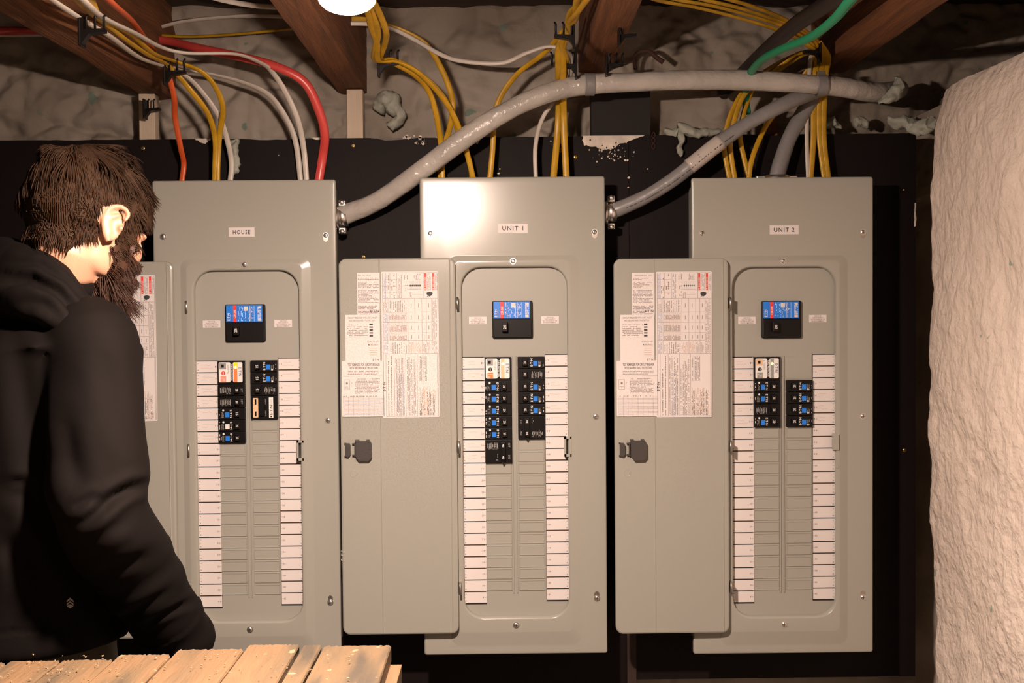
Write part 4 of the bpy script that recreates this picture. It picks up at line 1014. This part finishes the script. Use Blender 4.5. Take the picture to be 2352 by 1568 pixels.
def childmesh(me, name, m, label=None, disp=None):
    if disp:
        me.update(); N = [v.normal.copy() for v in me.vertices]
        for v, nn in zip(me.vertices, N): v.co += nn*disp(v.co)
    for v in me.vertices: v.co -= base
    me.materials.clear(); me.materials.append(m)
    for p in me.polygons: p.use_smooth = True
    o = bpy.data.objects.new(name, me); COL.objects.link(o); o.parent = man
    if label: o['label'] = label
    return o
# eyes and brows
for s in (-1, 1):
    b = MB(); b.ell(HP(s*.031, .0835, -.013)-base, (.0105, .0098, .0085), AX, 16, 12); b.build('eye', M['eye'], man)
# hair and beard strands from the scalp
def hl_(co): 
    q = co+base-HC; return Vector((q.dot(Rt), q.dot(Fh), q.dot(Uh)))
bme.update()
hv = []; bv = []; capf = set()
def inhair(q):
    x, y, z = q
    if abs(x) > .066 and -.036 < y < .014 and z < .020: return False
    if y > .035: return z > .056-.25*abs(x)
    if y > .012: return z > -.02 or (z > -.06 and y < .034 and abs(x) > .045)
    if y > -.022: return z > .008
    return z > -.052-.25*(y+.022)*-1 if y > -.05 else z > -.068
def inbeard(q):
    x, y, z = q
    if z < -.14 or y < .002 or z > -.03: return False
    if z > -.058: return (abs(x) > .048 and y < .05 and y > .012) or (z < -.046 and abs(x) > .030 and y < .085)
    lim = -.060 if y < .07 else -.058
    return z < lim+.0*y and y > .012+(-.13-z)*-.2*0 and not (abs(x) < .018 and -.080 < z < -.066)
for v in bme.vertices:
    q = hl_(v.co)
    if abs(q.x) < .1 and abs(q.y) < .13 and -.15 < q.z < .13:
        if inhair(q): hv.append(v)
        elif inbeard(q) and v.normal.dot(Uh) < .6: bv.append(v)
hs = set(v.index for v in hv); bs = set(v.index for v in bv)
def cap(mb, ids, off):
    mp = {}
    for p in bme.polygons:
        if all(i in ids for i in p.vertices):
            r = []
            for i in p.vertices:
                if i not in mp:
                    v = bme.vertices[i]; mp[i] = len(mb.v); k = off*(1+.35*fr(v.co.x*40, v.co.y*40, v.co.z*40)); mb.v.append(tuple(v.co+v.normal*k))
                r.append(mp[i])
            mb.face(r, 0, True)
def strand(mb, p, dirs, r0):
    L = []; a = None
    for i, q in enumerate(p):
        t = (p[min(i+1, len(p)-1)]-p[max(i-1, 0)]); t = t.normalized() if t.length > 1e-7 else Vector((0, 0, 1))
        if a is None: a = t.orthogonal().normalized()
        a = (a-t*a.dot(t)); a = a.normalized() if a.length > 1e-6 else t.orthogonal().normalized(); b_ = t.cross(a)
        r = r0*(1-.8*(i/(len(p)-1))**1.5)
        L.append([q+a*r*math.cos(w)+b_*r*math.sin(w) for w in (0, 2.09, 4.19)])
    mb.loft(L, 0, False, False, sm=True)
crown = HP(.0, -.05, .112)-base
cc = HP(0, -.008, .02)-base
hair = MB(); cap(hair, hs, .0035)
for k in range(15000):
    v = random.choice(hv); n = v.normal; q = hl_(v.co); p = v.co+n*.0045
    rad = (v.co-crown); tg = (rad-n*rad.dot(n)); tg = tg.normalized() if tg.length > 1e-4 else Uh.copy()
    clump = Vector((fr(v.co.x*28, v.co.y*28, v.co.z*28, 2), fr(v.co.x*28+9, v.co.y*28, v.co.z*28, 2), fr(v.co.x*28, v.co.y*28+7, v.co.z*28, 2)))
    ln = random.uniform(.026, .046)*(1.15 if q.z > .05 else .95)
    if q.y < .0 and -.03 < q.z <= .06: ln *= 1.12
    if q.y < -.05: ln *= .75; lift_k = -.16
    else: lift_k = 0
    if abs(q.x) > .055 and -.055 < q.y < .03 and q.z < .065: ln = min(ln, .012+max(0, q.z-.01)*.45)
    if q.z < -.02: ln *= .8; p = v.co+n*.006
    fwd = Fh*(.55 if q.y > .02 else .12)
    P_ = [p]; st = ln/5; lift = (.42 if q.z > .05 else .22)+lift_k
    for i in range(5):
        dd = (tg+n*((lift if q.z > -.02 else .05)-.13*i)+fwd+clump*1.05-ZA*.16*i*(1 if q.z < .08 else .5)).normalized(); P_.append(P_[-1]+dd*st)
    strand(hair, P_, None, random.uniform(.0007, .0013))
o = hair.build('hair', M['hair'], man)
beard = MB(); cap(beard, bs, .010)
for k in range(7500):
    v = random.choice(bv); n = v.normal; q = hl_(v.co); p = v.co+n*.002
    clump = Vector((fr(v.co.x*40, v.co.y*40, v.co.z*40, 2), fr(v.co.x*40+9, v.co.y*40, v.co.z*40, 2), fr(v.co.x*40, v.co.y*40+7, v.co.z*40, 2)))
    ln = random.uniform(.022, .040)*(1.35 if q.z < -.085 else (.45 if q.z > -.055 else .8)); P_ = [p]; st = ln/4
    for i in range(4):
        dd = (n*(.8-.1*i)-ZA*.75+Fh*.12+clump*.7).normalized(); P_.append(P_[-1]+dd*st)
    strand(beard, P_, None, random.uniform(.0005, .0009))
o = beard.build('beard', M['beard'], man); o['label'] = 'full brown beard'
brow = MB()
for s in (-1, 1):
    for k in range(160):
        t = random.random(); p = HP(s*(.014+.034*t), .098-.012*t*t, .008+.004*math.sin(t*3)+random.uniform(-.003, .003))-base
        strand(brow, [p, p+(Rt*s*.5+Fh*.3+Uh*.2).normalized()*.004, p+(Rt*s*.7+Fh*.1).normalized()*.008], None, .0004)
brow.build('eyebrows', M['hair'], man)
# jacket
jk = MB()
js = [(neckb-ZA*.005, .085, .075), (neckb-ZA*.045, .135, .10), (neckb-ZA*.085, .185, .125), (TC, .205, .145), (lerp(TC, hips, .3), .205, .150), (lerp(TC, hips, .65), .20, .150), (lerp(TC, hips, .88), .205, .155), (hips, .21, .16), (hips-ZA*.012, .208, .158)]
jk.loft([sec(c, a, bb, 48) for c, a, bb in js])
jk.tube([lerp(Sh, TC, .35)+ZA*.02, Sh+ZA*.004, lerp(Sh, El, .3), lerp(Sh, El, .7), El, lerp(El, Wr, .3), lerp(El, Wr, .6), lerp(El, Wr, .9), Wr+(Wr-El).normalized()*.015], [.060, .070, .070, .068, .066, .064, .060, .054, .050], 28, 1, sub=5)
jk.tube([lerp(ShL, TC, .35)+ZA*.02, ShL+ZA*.01, lerp(ShL, ElL, .5), ElL, lerp(ElL, WrL, .5), WrL], [.065, .072, .070, .064, .058, .05], 24, 1, sub=5)
jme = remesh(jk, .0055, 10)
ad = (Wr-El).normalized(); ud = (El-Sh).normalized()
from mathutils.bvhtree import BVHTree
def bvh_of(me): return BVHTree.FromPolygons([v.co.copy() for v in me.vertices], [tuple(p.vertices) for p in me.polygons])
jbv = bvh_of(jme)
def onsurf(bv_, pts, n=12):
    """a crease line laid on the cloth surface"""
    out = []
    for i in range(len(pts)-1):
        for k in range(n):
            t = k/n; h = bv_.ray_cast(CP, ray(pts[i][0]*(1-t)+pts[i+1][0]*t, pts[i][1]*(1-t)+pts[i+1][1]*t).normalized())
            if h[0]: out.append(h[0])
    return out
def crease_amt(p, C):
    f = 0
    for seg, dep, wd in C:
        if not seg: continue
        m = len(seg); dm, im = min(((p-q).length, i) for i, q in enumerate(seg))
        e = math.sin(math.pi*min(1, max(0, (im+.5)/m)))**.5
        if dm < wd*4: f += e*(-dep*math.exp(-(dm/wd)**2)+dep*.5*math.exp(-((dm-wd*2.0)/wd)**2))
    return f
CRE = [(onsurf(jbv, l), d_, w_) for l, d_, w_ in (([(190, 1208), (222, 1176), (262, 1142), (300, 1122), (336, 1112)], .011, .008), ([(170, 1166), (205, 1148), (238, 1140)], .006, .007),
       ([(200, 1250), (250, 1215), (300, 1190)], .004, .010), ([(215, 1330), (280, 1296), (345, 1270)], .0045, .011), ([(345, 1432), (395, 1405), (462, 1372)], .005, .006),
       ([(280, 1425), (330, 1390), (400, 1350)], .004, .009), ([(150, 960), (158, 1050), (185, 1130)], .005, .014), ([(236, 800), (262, 900), (285, 1000)], .003, .016),
       ([(20, 740), (50, 880), (85, 1060), (95, 1200)], .007, .018), ([(0, 1120), (60, 1130), (110, 1200), (130, 1300)], .006, .014), ([(0, 1240), (50, 1280), (80, 1380)], .005, .014), ([(30, 1105), (60, 1104)], .004, .006))]
def jdisp(p):
    f = .007*fr(p.x*4.5, p.y*4.5, p.z*3.0, 2)+.0022*noise.noise(Vector((p.x*13+p.z*6, p.y*13, p.z*8)))
    e = p-El; l = e.length; w = math.exp(-(l/.085)**2)
    ph = e.dot(ud)*.8-e.x*.75
    f += w*.0075*math.sin(ph*62+1.2+1.5*noise.noise(p*6))
    s_ = (p-El).dot(ad); L_ = (Wr-El).length
    if (p-(El+ad*s_)).length < .1 and s_ > .1:
        f += .0016*math.sin(s_*90+3*noise.noise(p*9))
        if s_ > L_*.80: f += .003
    f += crease_amt(p, CRE)
    if abs(p.z-(hips.z+.035)) < .004 and (p-Wr).length > .16: f -= .002
    return f
jo = childmesh(jme, 'jacket', M['jacket'], 'black softshell jacket', jdisp)
hd = MB()
hd.tube([D(-140, 600, 2.0), D(-60, 612, 1.86), D(20, 618, 1.76), D(82, 632, 1.72), D(140, 682, 1.70), D(195, 738, 1.73), D(238, 775, 1.79), D(262, 765, 1.88)], [.045, .052, .050, .044, .036, .030, .022, .016], 24, 1, sub=6)
hd.tube([D(-140, 680, 1.92), D(-40, 672, 1.78), D(50, 680, 1.71), D(125, 712, 1.68), D(185, 768, 1.69), D(228, 812, 1.74)], [.055, .058, .050, .038, .026, .016], 24, .75, sub=6)
hd.tube([neckb+Fb*.075-ZA*.0+Rb*.04, neckb+Rb*.085-Fb*.01+ZA*.005, neckb-Fb*.07+ZA*.03+Rb*.02, neckb-Fb*.05-Rb*.07+ZA*.03, neckb+Fb*.05-Rb*.08], [.018, .022, .026, .024, .018], 16, 1, sub=6)
hme = remesh(hd, .005, 6); hbv = bvh_of(hme)
HCR = [(onsurf(hbv, l), d_, w_) for l, d_, w_ in (([(0, 600), (90, 602), (150, 640), (215, 712)], .005, .007), ([(0, 650), (70, 640), (130, 668), (190, 735), (230, 770)], .009, .008), ([(20, 700), (90, 690), (150, 722)], .006, .010))]
childmesh(hme, 'hood', M['jacket'], 'black hood lying down behind the neck', lambda p: .004*fr(p.x*12, p.y*12, p.z*18, 3)+crease_amt(p, HCR))
# small sleeve/hem emblem: three stacked chevrons
from mathutils.bvhtree import BVHTree
vs = [v.co.copy() for v in jo.data.vertices]; bvh = BVHTree.FromPolygons(vs, [tuple(p.vertices) for p in jo.data.polygons])
b = MB()
def onj(px, py):
    r = ray(px, py).normalized(); hit = bvh.ray_cast(CP-base, r)
    return (hit[0]-r*.0022) if hit[0] else None
for pts in ([(153, 1379), (161, 1372), (169, 1379), (169, 1383), (161, 1377), (153, 1383)], [(153, 1386), (161, 1380), (169, 1386), (169, 1390), (161, 1384), (153, 1390)], [(153, 1391), (161, 1387), (169, 1391), (167, 1393), (161, 1397), (155, 1393)]):
    q = [onj(*p) for p in pts]
    if all(q):
        k = len(b.v); b.v += [tuple(p) for p in q]; b.face((k, k+1, k+4, k+5)); b.face((k+1, k+2, k+3, k+4))
if b.v: b.build('emblem', mat('grey reflective print', (.35, .33, .30), .4), man)['label'] = 'small grey chevron emblem'
b = MB(); c = D(257, 724, 1.80); b.ell(c-base, (.006, .004, .009)); b.ell(c-base+Vector((0, 0, -.014)), (.003, .002, .008)); b.build('zipper_pull', M['charcoal'], man)
# trousers and boots
tr = MB(); tr.loft([sec(c, a, bb) for c, a, bb in ((hips+ZA*.06, .165, .125), (hips, .17, .13), (hips-ZA*.10, .17, .13), (hips-ZA*.14, .15, .11))])
for hj, kn, an in feet: tr.tube([hj, lerp(hj, kn, .5), kn, lerp(kn, an, .5), an+ZA*.02], [.10, .092, .072, .068, .060], 24, 1, sub=4)
childmesh(remesh(tr, .008, 8), 'trousers', M['trousers'], None, lambda p: .006*fr(p.x*9, p.y*9, p.z*6, 3))
for hj, kn, an in feet:
    t = MB(); t.tube([an+ZA*.07, an-ZA*.01, an-ZA*.03], [.052, .054, .05], 20); t.tube([an-Fb*.045-ZA*.045, an+Fb*.06-ZA*.048, an+Fb*.19-ZA*.055], [.043, .046, .034], 18, .82, sub=3, up=tuple(Rb))
    childmesh(remesh(t, .006, 3), 'boot', M['shoe'])
